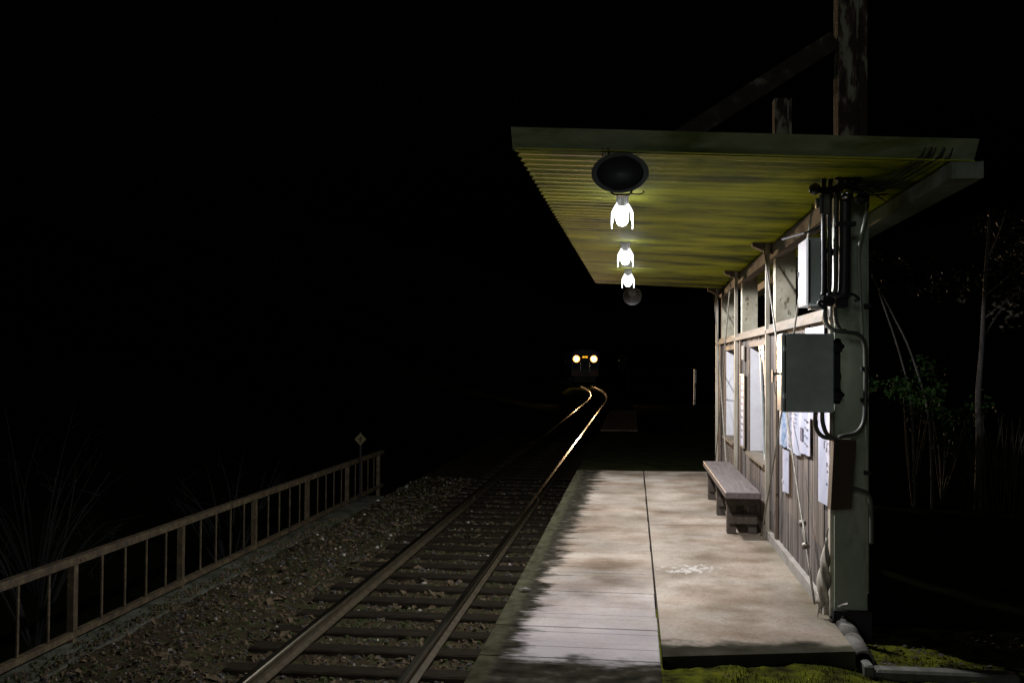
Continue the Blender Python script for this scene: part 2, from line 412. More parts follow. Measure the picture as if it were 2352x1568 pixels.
# ------------------------------------------------------------------ the setting
def hgrid(x0, x1, y0, y1, dx, dy, h, mi=0, mb=None):
    mb = mb or MB()
    nx = max(1, round((x1-x0)/dx)); ny = max(1, round((y1-y0)/dy))
    vs = [(x0+(x1-x0)*i/nx, y0+(y1-y0)*j/ny, 0) for j in range(ny+1) for i in range(nx+1)]
    vs = [(x, y, h(x, y)) for (x, y, _) in vs]
    fs = [(j*(nx+1)+i, j*(nx+1)+i+1, (j+1)*(nx+1)+i+1, (j+1)*(nx+1)+i) for j in range(ny) for i in range(nx)]
    mb.add(vs, fs, mi, True); return mb
def N(x, y, s=1.0, z=0.0): return noise.noise(Vector((x*s, y*s, z)))

g = MB(); g.add([(-900,-60,-2.6),(900,-60,-2.6),(900,1500,-2.6),(-900,1500,-2.6)], [(0,1,2,3)])
tag(g.build('ground', HILL), kind='structure')

def hillz(x, y):
    d = max(0, y-120)*.10 + max(0, -x-14)*.35 + max(0, x-14)*.30
    return -1.6 + d + 2.0*N(x, y, .05) + .7*N(x, y, .17)
hb = MB()
hgrid(-140, -6.5, -10, 330, 5, 5, lambda x, y: hillz(x, y) - max(0, 1-(-x-6.5)/5)*1.2 - (max(0, min(1, (y-40)/60))*0), mb=hb)
hgrid(9, 140, -10, 330, 5, 5, lambda x, y: hillz(x, y)+.6, mb=hb)
hgrid(-6.5, 9, 190, 330, 5, 5, lambda x, y: hillz(x, y), mb=hb)
tag(hb.build('hills', HILL), kind='structure')

# track line: straight, then a left-hand curve beyond 58 m
def track(y, off=0.0):
    s = max(0.0, y-58.0); sh = s*s/692.0; dx = -s/346.0
    n_ = math.hypot(1, dx)
    return (-2.2 - sh + off/n_, y - off*dx/n_)

def balz(x, y):
    z = -.955 + .022*N(x, y, 3.1) + .016*N(x, y, 9, 4) + .010*N(x, y, 21, 9)
    if x < -3.15: z += .05*min(1, (-3.15-x)/.6)*(1+.5*N(x, y, 1.3, 2))
    return z
bb = MB()
hgrid(-4.42, -.80, 4.5, 16, .05, .055, balz, mb=bb)
hgrid(-4.42, -.80, 16, 34, .12, .2, balz, mb=bb)
tag(bb.build('ballast_bed', EARTH), kind='structure')
# the roadbed further on, following the curve
fb = MB(); ys = [34+3*i for i in range(42)]
vs = []
for y in ys:
    for o in (-2.4, -1.6, 0, 1.4, 2.4):
        px, py = track(y, o); vs.append((px, py, -.97 - (.5 if o == -2.4 or (o == 2.4 and y > 45) else 0)))
fs = [(j*5+i, j*5+i+1, j*5+6+i, j*5+5+i) for j in range(len(ys)-1) for i in range(4)]
fb.add(vs, fs, 0, True)
tag(fb.build('roadbed', GRASSD), kind='structure')

# loose stones and leaves on the ballast: nobody could count them
sb = MB()
def pebble(x, y, z, s, mi):
    a = random.uniform(0, 6.28); k = random.uniform(.5, .9); h = random.uniform(.35, .7)
    vs = []
    for i in range(5):
        t = a+i*2*math.pi/5; q = s*random.uniform(.7, 1.1)
        vs.append((x+q*math.cos(t), y+q*math.sin(t)*k, z-.3*s))
    for i in range(4):
        t = a+.6+i*2*math.pi/4; q = s*random.uniform(.3, .7)
        vs.append((x+q*math.cos(t), y+q*math.sin(t)*k, z+s*h*random.uniform(.7, 1.1)))
    sb.add(vs, [(0,1,6,5),(1,2,7,6),(2,3,7),(3,4,8,7),(4,0,5,8),(5,6,7,8)], mi)
def litter(x, y, z, s, mi):
    a = random.uniform(0, 6.28); u = Vector((math.cos(a), math.sin(a), random.uniform(-.7, .7)))*s
    v = Vector((-math.sin(a), math.cos(a), random.uniform(-.7, .7)))*s*random.uniform(.3, .6)
    c = Vector((x, y, z+.012))
    sb.add([c-u, c+v+Vector((0,0,.25*s)), c+u, c-v+Vector((0,0,.2*s))], [(0,1,2,3)], mi)
for k in range(15500):
    y = 5.6 + 15*random.random()**1.7
    x = random.uniform(-4.40, -.83)
    if abs(x+2.757) < .06 or abs(x+1.643) < .06: continue
    # sleepers lie nearly bare between the rails
    ph = ((y-5.2) / .585) % 1.0
    if -3.25 < x < -1.15 and .03 < ph < .40 and random.random() < .84: continue
    z = balz(x, y); m = random.random()
    nm = N(x, y, 1.1, 5)
    s = random.uniform(.012, .03) if random.random() < .8 else random.uniform(.03, .05)
    mi = 3 if m > .972 else (2 if m > .70 - .5*nm else (0 if m > .33 else 1))
    if mi == 3: s *= .85
    if random.random() < .22 and mi < 2: litter(x, y, z, s*1.5, 0 if mi != 2 else 2)
    else: pebble(x, y, z, s, mi)
for k in range(900):                      # drift of litter and gravel over the walkway edge
    y = 6.8 + 8*random.random(); x = -4.42 - abs(random.gauss(0, .10+.08*N(0, y, .9, 3)))
    if x < -4.74: continue
    pebble(x, y, -.875, random.uniform(.01, .028), random.choice((0,0,1,2,2)))
tag(sb.build('ballast_stones', [STONE1, STONE2, STONE3, STONE4]), 'brown leaf litter, moss and loose stones strewn over the track bed', 'gravel', kind='stuff')

# platform: strip of 300 mm pavers along the track edge, concrete slab beside the shelter
pb = MB()
y = 1.2
while y < 14.0:
    dz = random.uniform(-.0025, .0025)
    pb.bevbox((-.785, y+.0015, -.14), (.138 + .006*random.random(), y+.2985, dz), .004, 0)
    y += .3
ob = pb
pb.box((-.74, 1.0, -1.1), (.10, 14.1, -.145), 1)
x0, x1 = .155, 1.155
# slab with a slightly skewed front edge
vs = [(x0,5.20,-.09),(x1,5.40,-.09),(x1+.03,14.1,-.09),(x0,14.1,-.09),(x0,5.20,0),(x1,5.40,.012),(x1+.03,14.1,.012),(x0,14.1,0)]
pb.add(vs, [(3,2,1,0),(4,5,6,7),(0,1,5,4),(1,2,6,5),(2,3,7,6),(3,0,4,7)], 2)
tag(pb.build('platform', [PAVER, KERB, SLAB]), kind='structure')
# unpaved continuation and the concrete end further down the line
pf = MB()
hgrid(-.78, 3.2, 14.12, 23.2, .2, .25, lambda x, y: -.06+.012*N(x, y, 2.2), mb=pf)
pf.box((-.8, 14.12, -1.1), (-.78, 23.2, -.06))
tag(pf.build('platform_verge', GRASSD), kind='structure')
pe = MB(); pe.add([(-.75,23.2,-1.1),(.1,23.2,-1.1),(.1,32,-1.1),(-.75,32,-1.1),(-.75,23.2,-.03),(.1,23.2,-.03),(.1,32,.02),(-.75,32,.02)],
                  [(3,2,1,0),(4,5,6,7),(0,1,5,4),(1,2,6,5),(2,3,7,6),(3,0,4,7)])
tag(pe.build('platform_end', ENDC), kind='structure')

# mossy soil in front of and beside the shelter
def mossz(x, y):
    z = -.052 - .055*min(1, max(0, (x-1.05)/.3)) + .018*N(x, y, 3.3) + .012*N(x, y, 9, 2) + .006*N(x, y, 26, 5)
    return z - max(0, x-3)*.04
mo = MB()
hgrid(.145, 3.2, 3.6, 6.4, .022, .022, mossz, mb=mo)
hgrid(3.2, 9.0, 3.6, 6.4, .2, .2, mossz, 1, mb=mo)  # shade put into the colour: far ground stays black despite lamp light
hgrid(.145, 9.0, 0.5, 3.6, .3, .3, mossz, mb=mo)
hgrid(1.2, 9.0, 6.4, 40, .4, .4, mossz, 1, mb=mo)
tag(mo.build('mossy_ground', [MOSS, GRASSD]), kind='structure')
mt = MB()
for k in range(7000):
    x = .17 + 2.6*random.random()**1.2; y = random.uniform(4.6, 5.75)
    if y > 5.18 + .2*(x-.155) and x < 1.32: continue
    if N(x, y, 2.7, 3) < .02+.3*random.random()-.15: continue
    z = mossz(x, y); h = random.uniform(.008, .026); a = random.uniform(0, 6.28); w = .003
    dx, dy = math.cos(a)*w, math.sin(a)*w
    mt.add([(x-dx,y-dy,z-.003),(x+dx,y+dy,z-.003),(x+random.uniform(-.012,.012),y+random.uniform(-.012,.012),z+h)], [(0,1,2)], 0)
for k in range(420):                       # dry scraps of leaf
    x = random.uniform(1.28, 2.3); y = random.uniform(5.5, 6.3); z = mossz(x, y); s = random.uniform(.008, .02); a = random.uniform(0, 6.28)
    u = Vector((math.cos(a), math.sin(a), .3))*s; v = Vector((-math.sin(a), math.cos(a), .4))*s*.5; c = Vector((x, y, z+.01))
    mt.add([c-u, c-v, c+u, c+v], [(0,1,2,3)], 1)
tag(mt.build('moss', [MOSSB, LEAFD]), 'short green moss and leaf scraps on the soil before the platform', 'moss', kind='stuff')

# walkway plates along the bridge railing
wk = MB()
wk.box((-4.79, 5.5, -.93), (-4.40, 17.4, -.885))
for j in range(300):
    yy = 6.2+j*.03
    for i in range(9):
        xx = -4.77+i*.042+(.021 if j % 2 else 0)
        a = .8 if (i+j) % 2 else -.8
        dx, dy = .012*math.cos(a), .012*math.sin(a); ex, ey = -.003*math.sin(a), .003*math.cos(a)
        wk.add([(xx-dx,yy-dy,-.8845),(xx+ex,yy+ey,-.8815),(xx+dx,yy+dy,-.8845),(xx-ex,yy-ey,-.8815)], [(0,3,2,1)], 0)
tag(wk.build('walkway', DECK), kind='structure')

# ------------------------------------------------------------------ rails and sleepers
def rail(off, label):
    prof = [(-.052,-.125),(.052,-.125),(.052,-.114),(.009,-.098),(.008,-.042),(.032,-.034),(.032,-.010),(.024,0),(-.024,0),(-.032,-.010),(-.032,-.034),(-.008,-.042),(-.009,-.098),(-.052,-.114)]
    ys = [4.0 + 2*i for i in range(27)] + [58 + 1.5*i for i in range(50)]
    vs = []; fs = []; mb = MB(); n = len(prof)
    for y in ys:
        for (dx, dz) in prof:
            px, py = track(y, off+dx); vs.append((px, py, -.77+dz))
    mb.v = vs
    for j in range(len(ys)-1):
        for i in range(n):
            i2 = (i+1) % n
            mb.f.append((j*n+i, j*n+i2, (j+1)*n+i2, (j+1)*n+i)); mb.m.append(1 if i in (6,7,8) else 0); mb.sm.append(False)
    t = thing('rail', label, 'rail', (track(6, off)[0], 6, -.9))
    mb.build('rail_body', [RAILS, RAILT], t)
    for jy in (17.3, 42.0):
        f = MB()
        for s in (-1, 1): f.box((-2.2+off+s*.028-.012, jy-.23, -.868), (-2.2+off+s*.028+.012, jy+.23, -.806))
        f.build('fishplate', RAILS, t)
    return t
rail(-.557, 'far rail of the track, the one nearer the rusty railing')
rail(.557, 'near rail of the track, running along the platform edge')
proto = None
for i in range(44):
    yy = 5.2 + .585*i + .117
    if proto is None:
        b = MB(); b.bevbox((-3.22, yy-.10, -1.05), (-1.18, yy+.10, -.905), .012)
        # nail plates
        proto = b.build('sleeper', SLEEP, None, (-2.2, yy, -.905)); o = proto
    else:
        o = proto.copy(); COL.objects.link(o); o.location = (-2.2+random.uniform(-.03, .03), yy+random.uniform(-.015, .015), -.912+random.uniform(-.014, .006))
        o.rotation_euler = (0, random.uniform(-.008, .008), random.uniform(-.02, .02))
    tag(o, 'dark wooden sleeper half sunk in ballast under the two rails', 'sleeper', 'sleepers under the track')

# ------------------------------------------------------------------ bridge railing
X = -4.7
rl = thing('bridge_railing', 'rusty steel railing with thin upright bars along the far side of the track', 'railing', (X, 8, -.89))
Y0, Y1 = 5.9, 18.4
t = MB(); t.box((X-.035, Y0, -.175), (X+.035, Y1, -.163)); t.box((X+.023, Y0, -.228), (X+.035, Y1, -.175))
t.build('top_rail', RUST, rl)
t = MB(); t.box((X-.03, Y0, -.80), (X+.03, Y1, -.792)); t.box((X+.02, Y0, -.842), (X+.03, Y1, -.80))
t.build('bottom_rail', RUST, rl)
k = 0
yb = 5.93
while yb < 18.3:
    if k % 5 == 0:
        p = MB(); p.box((X-.04, yb-.030, -1.0), (X+.018, yb-.022, -.176)); p.box((X-.04, yb-.022, -1.0), (X-.032, yb+.03, -.176)); p.box((X+.010, yb-.022, -1.0), (X+.018, yb+.03, -.176))
        p.build('post', RUST, rl)
    b = MB(); b.box((X-.006, yb+.045-.012, -.79), (X+.006, yb+.045+.012, -.176)); b.build('baluster', RUST, rl)
    if k % 5 == 0:
        b = MB(); b.tube([(X+.035, yb+.045, -.20), (X+.043, yb+.045, -.20)], .012, 6); b.build('bolt', RUST, rl)
    yb += .408; k += 1

# yellow diamond marker on a thin stake
t = thing('track_marker', 'small yellow diamond marker plate on a thin stake beyond the railing', 'sign', (-4.62, 16.6, -.9))
b = MB(); b.box((-4.635, 16.6, -1.2), (-4.605, 16.62, .3)); b.build('stake', TWIG, t)
b = MB(); c = (-4.62, 16.585, .18); d = .105
b.add([(c[0]-d,c[1],c[2]),(c[0],c[1],c[2]-d),(c[0]+d,c[1],c[2]),(c[0],c[1],c[2]+d),(c[0]-d,c[1]+.006,c[2]),(c[0],c[1]+.006,c[2]-d),(c[0]+d,c[1]+.006,c[2]),(c[0],c[1]+.006,c[2]+d)],
      [(0,1,2,3),(7,6,5,4),(0,4,5,1),(1,5,6,2),(2,6,7,3),(3,7,4,0)])
pl = b.build('plate', YELLOW, t)
b = MB()
b.box((c[0]-.012, c[1]-.004, c[2]-.06), (c[0]+.012, c[1]-.001, c[2]+.05)); b.box((c[0]-.045, c[1]-.004, c[2]-.008), (c[0]-.012, c[1]-.001, c[2]+.012)); b.box((c[0]+.012, c[1]-.004, c[2]+.012), (c[0]+.04, c[1]-.001, c[2]+.03))
b.build('mark', DARKG, pl)

# ------------------------------------------------------------------ the shelter
sh = thing('platform_shelter', 'open timber platform shelter with a mossy corrugated canopy roof and board wall', 'shelter', (1.2, 9, 0))
def zs(x): return 2.640 - .0475*(x+.64)          # soffit level
RX0, RX1, RY0, RY1 = -.64, 1.70, 5.17, 14.1
def eave(y): return RX0 + .10*(y-RY0)/(RY1-RY0)
rb = MB()
per = .138; nper = int((RY1-RY0-.06)/per)
prof = []
for i in range(nper+1):
    y0 = RY0+.06+i*per
    for (q, h) in ((0,0),(.2,.001),(.34,.0013),(.5,.0017),(.66,.0013),(.8,.001)):
        yy = y0+q*per
        if yy <= RY1: prof.append((yy, h))
nx = 3
vs = []; fs = []
jag = {}
for (yy, h) in prof:
    e = eave(yy) + (.014 if h < .0012 else 0)
    for i in range(nx+1):
        x = e+(RX1-e)*i/nx; vs.append((x, yy, zs(x)+h))
L = len(prof)
for (yy, h) in prof:
    e = eave(yy) + (.014 if h < .0012 else 0)
    for i in range(nx+1):
        x = e+(RX1-e)*i/nx; vs.append((x, yy, zs(x)+h+.004))
w = nx+1; o2 = L*w
for j in range(L-1):
    for i in range(nx):
        a = j*w+i
        fs.append((a, a+w, a+w+1, a+1)); fs.append((o2+a, o2+a+1, o2+a+w+1, o2+a+w))
    a = j*w; fs.append((a, o2+a, o2+a+w, a+w)); a = j*w+nx; fs.append((a, a+w, o2+a+w, o2+a))
for j in (0, L-1):
    for i in range(nx):
        a = j*w+i; q = (a, a+1, o2+a+1, o2+a); fs.append(q if j == 0 else q[::-1])
rb.add(vs, fs, 0)
rf = rb.build('roof', SOFFIT, sh)
fa = MB()                                        # bent flashing along the front edge, leaning outwards
def fl(x): return [(x, RY0+.085, zs(x)-.004), (x, RY0-.005, zs(x)+.095), (x, RY0-.002, zs(x)+.099), (x, RY0+.10, zs(x)+.05)]
A = fl(RX0-.005); B = fl(RX1)
fa.add(A+B, [(0,4,5,1),(1,5,6,2),(2,6,7,3),(3,7,4,0),(0,1,2,3),(7,6,5,4)])
fa.build('fascia', FASC, rf)
gu = MB()                                        # box gutter on the low side
gu.box((1.565, RY0-.01, 2.435), (1.572, RY1, 2.515)); gu.box((1.565, RY0-.01, 2.430), (1.715, RY1, 2.436)); gu.box((1.709, RY0-.01, 2.436), (1.716, RY1, 2.518))
gu.box((1.565, RY0-.018, 2.430), (1.716, RY0-.011, 2.512))
gu.build('gutter', PAINTG, rf)
# wall plate under the roof, transverse beams on the pillars
wp = MB(); wp.box((1.185, 6.24, 2.42), (1.27, RY1, 2.53)); wp.build('wall_plate', WOODF, sh)
PY = [6.10, 8.80, 11.45, 14.05]
for i, py in enumerate(PY):
    p = MB()
    ztop = 3.81
    x0, x1 = 1.215, 1.385
    if i == 0: x0, x1 = 1.185, 1.372
    p.box((x0, py, -.5), (x1, py+.14, 2.50))
    p.build('pillar', PAINTG if i == 0 else PILLAR, sh)
    if i == 0:
        p = MB(); p.box((x1, py-.003, .16), (x1+.008, py+.13, 2.50)); p.box((x0+.03, py-.002, .14), (x1, py, 2.49)); p.build('cover_strip', PAINTG, sh)
        p = MB(); p.box((x0-.01, py-.03, -.25), (x1+.02, py+.16, .06)); p.build('shaded_base', DARKG, sh)  # dark block put where the pillar's lower end lies in shadow
    # mast above the roof
    mx0, mx1 = (1.205, 1.375) if i == 0 else (1.205, 1.352)
    m = MB(); m.box((mx0, py, 2.56), (mx0+.105, py+.14, ztop)); m.box((mx0+.105, py+.03, 2.56), (mx0+.125, py+.14, ztop-.01)); m.box((mx0+.125, py+.006, 2.56), (mx1, py+.14, ztop-.004))
    ms = m.build('mast', MAST, sh)
    # strut down to the cantilevered side
    m = MB(); m.beam((mx0-.005, py+.07, 3.46), (.05, py+.07, 2.74), .06, .11); m.build('strut', STRUT, ms)
    # cantilever arm under the sheets
    c = MB(); xa, xb = 1.02, 1.185
    if i > 0:
        c.add([(xa,py,zs(xa)-.035),(xb+.03,py,2.44),(xb+.03,py+.10,2.44),(xa,py+.10,zs(xa)-.035),(xa,py,zs(xa)-.004),(xb+.03,py,zs(xb)-.006),(xb+.03,py+.10,zs(xb)-.006),(xa,py+.10,zs(xa)-.004)],
              [(3,2,1,0),(4,5,6,7),(0,1,5,4),(1,2,6,5),(2,3,7,6),(3,0,4,7)])
        c.build('arm', WOODF, sh)
    # slender angle post in front of the wall
    q = MB(); px = 1.13; top = zs(px)-.01
    yq = py+ (0.05 if i == 0 else -.02)
    if i == 0: q.box((1.165, yq-.02, .012), (1.183, yq+.05, 1.9))
    else:
        q.box((px, yq, .012), (px+.034, yq+.005, top)); q.box((px, yq+.005, .012), (px+.005, yq+.036, top))
    q.build('corner_post', OFFW, sh)
p = MB(); p.box((-.62, 6.13, 2.745), (-.55, 6.2, 2.95)); p.build('roof_stub', MAST, sh)
# base curb, ledge
c = MB(); c.box((1.135, 6.16, 0.005), (1.20, 14.1, .085)); c.build('base_curb', CURB, sh)
c = MB(); c.box((1.13, 6.20, 1.765), (1.235, 14.08, 1.80)); c.box((1.15, 6.20, 1.80), (1.235, 14.08, 1.84)); c.build('ledge', LEDGE, sh)
# board wall with two window openings
WIN = [(8.98, 10.31, .63, 1.675), (11.75, 12.95, .60, 1.675)]
bw = MB(); y = 6.17
while y < 14.05:
    wd = random.uniform(.085, .125); y2 = min(y+wd-.003, 14.08)
    dx = random.uniform(0, .006)
    spans = [(.085, 1.765)]
    for (a, b_, z0, z1) in WIN:
        if y2 > a-.03 and y < b_+.03: spans = [(.085, z0-.03), (z1+.03, 1.765)]
    for (za, zb) in spans: bw.box((1.17+dx, y, za), (1.19+dx, y2, zb))
    y += wd
bw.box((1.192+.006, 6.17, .085), (1.204, WIN[0][0]-.1, 1.76)); bw.box((1.198, WIN[0][1]+.1, .085), (1.204, WIN[1][0]-.1, 1.76)); bw.box((1.198, WIN[1][1]+.1, .085), (1.204, 14.08, 1.76))
bw.build('board_wall', WOODB, sh)
# brown uprights beside the posts
for yy in (8.30, 8.83, 11.05, 11.62, 13.6):
    u = MB(); u.box((1.148, yy, .09), (1.168, yy+.07, 1.764)); u.build('batten', WOODF, sh)
for wi, (a, b_, z0, z1) in enumerate(WIN):
    f = MB()
    # casing on the wall, white reveals inside, timber sill
    f.box((1.163, a-.05, z0-.05), (1.19, a, z1+.05)); f.box((1.163, b_, z0-.05), (1.19, b_+.05, z1+.05)); f.box((1.163, a, z1), (1.19, b_, z1+.05)); 
    wf = f.build('window', WOODF, sh)
    r = MB(); r.box((1.175, b_-.012, z0), (1.34, b_-.001, z1-.001)); r.build('reveal', WHITE, wf)
    r = MB(); r.box((1.192, a+.001, z0), (1.34, a+.012, z1-.001)); r.build('reveal', WHITE, wf)
    s = MB(); s.box((1.125, a-.06, z0-.03), (1.34, b_-.013, z0-.002)); s.build('sill', LEDGE, wf)
    # sash and pane set back in the recess; the first sash stands slightly ajar
    ya, yb2, px0 = (a+.012, a+.365, 1.1695) if wi == 0 else (a+.03, b_-.03, 1.28)
    ang = R(-1.46) if wi == 0 else 0.0; lean = .042 if wi == 0 else 0.0
    def rot(px, py):
        cy = (ya+yb2)/2; cx = px0; dx, dy = px-cx, py-cy
        return (cx+dx*math.cos(ang)-dy*math.sin(ang), cy+dx*math.sin(ang)+dy*math.cos(ang))
    g = MB()
    def slab(mb, ya, yb2, za, zb, xo, th):
        q = [rot(px0+xo, ya), rot(px0+xo, yb2), rot(px0+xo+th, yb2), rot(px0+xo+th, ya)]
        mb.add([(p[0]-lean*(za-1.15), p[1], za) for p in q]+[(p[0]-lean*(zb-1.15), p[1], zb) for p in q], [(3,2,1,0),(4,5,6,7),(0,1,5,4),(1,2,6,5),(2,3,7,6),(3,0,4,7)])
    slab(g, ya, yb2, z0+.01, z1-.01, 0, .005); g.build('pane', PANE, wf)
    fr = MB()
    fw = .016 if wi == 0 else .035
    for (u, v, za, zb) in ((ya, ya+fw, z0+.005, z1-.005), (yb2-fw, yb2, z0+.005, z1-.005), (ya+fw, yb2-fw, z0+.005, z0+.05), (ya+fw, yb2-fw, z1-.03, z1-.005)):
        slab(fr, u, v, za, zb, -.0085, .008)
    if wi == 0:                                  # the fixed half, deeper in the recess
        g2 = MB(); g2.box((1.30, a+.375, z0+.01), (1.305, b_-.013, z1-.01)); g2.build('pane', PANE, wf)
        g2 = MB(); g2.box((1.285, a+.37, z0+.005), (1.30, a+.40, z1-.005)); g2.build('sash', PAINT, wf)
    fr.build('sash', PAINT, wf)
# thin cross bracing rods, with turnbuckles
def rod(y0, z0, y1, z1, tb=None, x=1.10, sag=.02):
    pts = []
    for k in range(13):
        t = k/12; pts.append((x+.012*math.sin(3.1*t+y0), y0+(y1-y0)*t, z0+(z1-z0)*t + sag*math.sin(math.pi*t)))
    m = MB(); m.tube(pts, .0068, 8); r = m.build('brace_rod', STEEL, sh)
    if tb:
        i = tb; a = Vector(pts[i]); d = (Vector(pts[i+1])-a).normalized()
        m = MB(); s = Vector((1,0,0)).cross(d).normalized()
        for e in (-1, 1): m.tube([a+s*.022*e, a+d*.17+s*.022*e], .006, 6)
        m.tube([a-d*.012, a+d*.012], [.026, .022], 8); m.tube([a+d*.158, a+d*.185], [.022, .026], 8)
        m.build('turnbuckle', STEEL, r)
rod(8.72, 2.50, 6.22, .06, 10)
rod(6.25, 2.48, 8.70, .05, None, 1.085)
rod(11.45, 2.49, 13.95, .06); rod(14.0, 2.48, 11.5, .05, None, 1.085)
# ------------------------------------------------------------------ lamps under the roof
def make_lamp(x, y):
    z = zs(x)-.002
    t = thing('canopy_lamp', 'x', 'lamp', (x, y, z), 'bright bare lamps under the canopy')
    m = MB(); m.lathe([(0,.046),(-.008,.046),(-.012,.041),(-.072,.041),(-.080,.034)], (x,y,z), n=24); m.lathe([(-.080,.034),(-.080,0.0001)], (x,y,z), n=24)
    m.build('socket', SOCK, t)
    m = MB(); m.lathe([(-.072,.030),(-.09,.038),(-.12,.041),(-.16,.041),(-.185,.035),(-.200,.022),(-.206,.0005)], (x,y,z), n=24)
    m.build('bulb', BULB, t)
    # split glass guard: two curved wings either side of the bulb
    for s in (0, math.pi):
        vs = []; fs = []; nu = 9
        rows = [(-.058,.042,.55),(-.085,.058,.62),(-.112,.071,.66),(-.150,.073,.62),(-.178,.0735,.46),(-.200,.0725,.24),(-.220,.070,.03)]
        for (h, r, sp) in rows:
            for k in range(nu):
                a = s + sp*(2*k/(nu-1)-1); vs.append((x+r*math.cos(a), y+r*math.sin(a), z+h))
        n0 = len(vs)
        for (h, r, sp) in rows:
            for k in range(nu):
                a = s + sp*(2*k/(nu-1)-1); vs.append((x+(r-.004)*math.cos(a), y+(r-.004)*math.sin(a), z+h))
        for j in range(len(rows)-1):
            for k in range(nu-1):
                a = j*nu+k; fs.append((a, a+1, a+nu+1, a+nu)); fs.append((n0+a, n0+a+nu, n0+a+nu+1, n0+a+1))
            a = j*nu; fs.append((a, a+nu, n0+a+nu, n0+a)); a = j*nu+nu-1; fs.append((a, n0+a, n0+a+nu, a+nu))
        m = MB(); m.add(vs, fs, 0, True); m.build('glass_wing', SHADE, t)
    return t
def lamp_light(t):
    d = bpy.data.lights.new('lamp_light', 'SPOT'); d.energy = 310; d.spot_size = R(179.5); d.spot_blend = .06
    d.color = (.95, .955, 1.0); d.shadow_soft_size = .045
    o = bpy.data.objects.new('lamp_light', d); COL.objects.link(o); o.parent = t; o.location = (0, 0, -.23)
LY = [(-.078, 6.60), (-.078, 9.2), (-.068, 11.8)]
LL = ['white lamp under the canopy, nearest of three, just behind the grey loudspeaker', 'white lamp under the canopy, middle one of the three in the row', 'white lamp under the canopy, farthest of three, at the far roof edge']
l0 = make_lamp(*LY[0])
lamps = [l0] + [copy_tree(l0) for _ in range(2)]
for t, (x, y), lb in zip(lamps, LY, LL):
    t.location = (x, y, zs(x)-.002); t['label'] = lb
for t in lamps: lamp_light(t)

# ------------------------------------------------------------------ loudspeakers
t = thing('loudspeaker', 'dark oval horn loudspeaker hanging at the front edge of the canopy', 'loudspeaker', (-.074, 5.30, 2.60))
ax = Vector((-.03, -1, -.10))
m = MB(); m.lathe([(.006,.145),(0,.150),(-.008,.147),(-.05,.118),(-.10,.085),(-.15,.062)], (-.074,5.22,2.497), ax, 40, sx=1, sz=.70); bell = m.build('bell', HORN, t)
m = MB(); m.lathe([(.004,.146),(.0,.139),(-.012,.122)], (-.074,5.22,2.497), ax, 40, sx=1, sz=.70); m.build('rim', HORN, bell)
m = MB(); m.lathe([(-.004,.127),(-.02,.11),(-.045,.07),(-.05,.0005)], (-.087,5.22,2.499), ax, 40, sx=1, sz=.72); m.build('mouth', HORNI, bell)
m = MB(); m.lathe([(-.14,.0005),(-.14,.062),(-.20,.066),(-.25,.066),(-.262,.05),(-.262,.0005)], (-.074,5.22,2.497), ax, 24); m.build('driver', HORN, t)
m = MB(); m.tube(spline([(-.074+.05,5.40,2.60),(-.074+.075,5.38,2.54),(-.074+.06,5.35,2.42),(-.074+.01,5.33,2.40),(-.074-.05,5.35,2.42),(-.074-.075,5.38,2.54),(-.074-.05,5.40,2.60)], 5), .006, 6)
m.tube(spline([(-.02,5.24,2.392),(.02,5.25,2.388),(.048,5.25,2.395),(.045,5.25,2.408)], 5), .004, 6); m.build('bracket', STEEL, t)
m = MB(); m.tube([(-.165,5.24,2.64),(-.166,5.24,2.55)], .003, 5); m.tube([(-.14,5.24,2.64),(-.132,5.24,2.59)], .005, 5); m.build('cable', BLACK, t)
xx = -.02; fz = 2.463
t = thing('loudspeaker', 'pale round horn loudspeaker seen from behind at the far end of the canopy', 'loudspeaker', (xx, 13.9, 2.58))
m = MB(); m.lathe([(.20,.128),(.205,.131),(.20,.122),(.12,.085),(.05,.055),(0,.045)], (xx,13.72,fz), (0,1,-.12), 32); m.build('bell', HORNT, t)
m = MB(); m.lathe([(.03,.05),(-.02,.062),(-.09,.062),(-.10,.045),(-.10,.0005)], (xx,13.72,fz+.0), (0,1,-.12), 24); m.build('driver', HORNT, t)
m = MB(); m.box((xx-.015,13.70,fz+.05), (xx+.015,13.73,zs(xx)-.001)); m.build('bracket', STEEL, t)

# ------------------------------------------------------------------ bench
t = thing('bench', 'long low wooden bench on trestle legs against the board wall', 'bench', (.94, 10.1, .012))
m = MB(); m.bevbox((.79, 8.75, .345), (1.09, 11.52, .402), .006); m.build('seat', BENCH, t)
for yy in (8.98, 10.05, 11.2):
    m = MB(); m.bevbox((.825, yy, .010), (.905, yy+.09, .335), .005); m.build('leg', BENCHL, t)
    m = MB(); m.bevbox((1.01, yy, .012), (1.085, yy+.09, .335), .005); m.build('leg', BENCHL, t)
    m = MB(); m.bevbox((.81, yy-.03, .265), (1.09, yy-.003, .343), .004); m.bevbox((.84, yy-.035, .10), (1.085, yy-.003, .19), .004); m.build('crossbar', BENCHL, t)

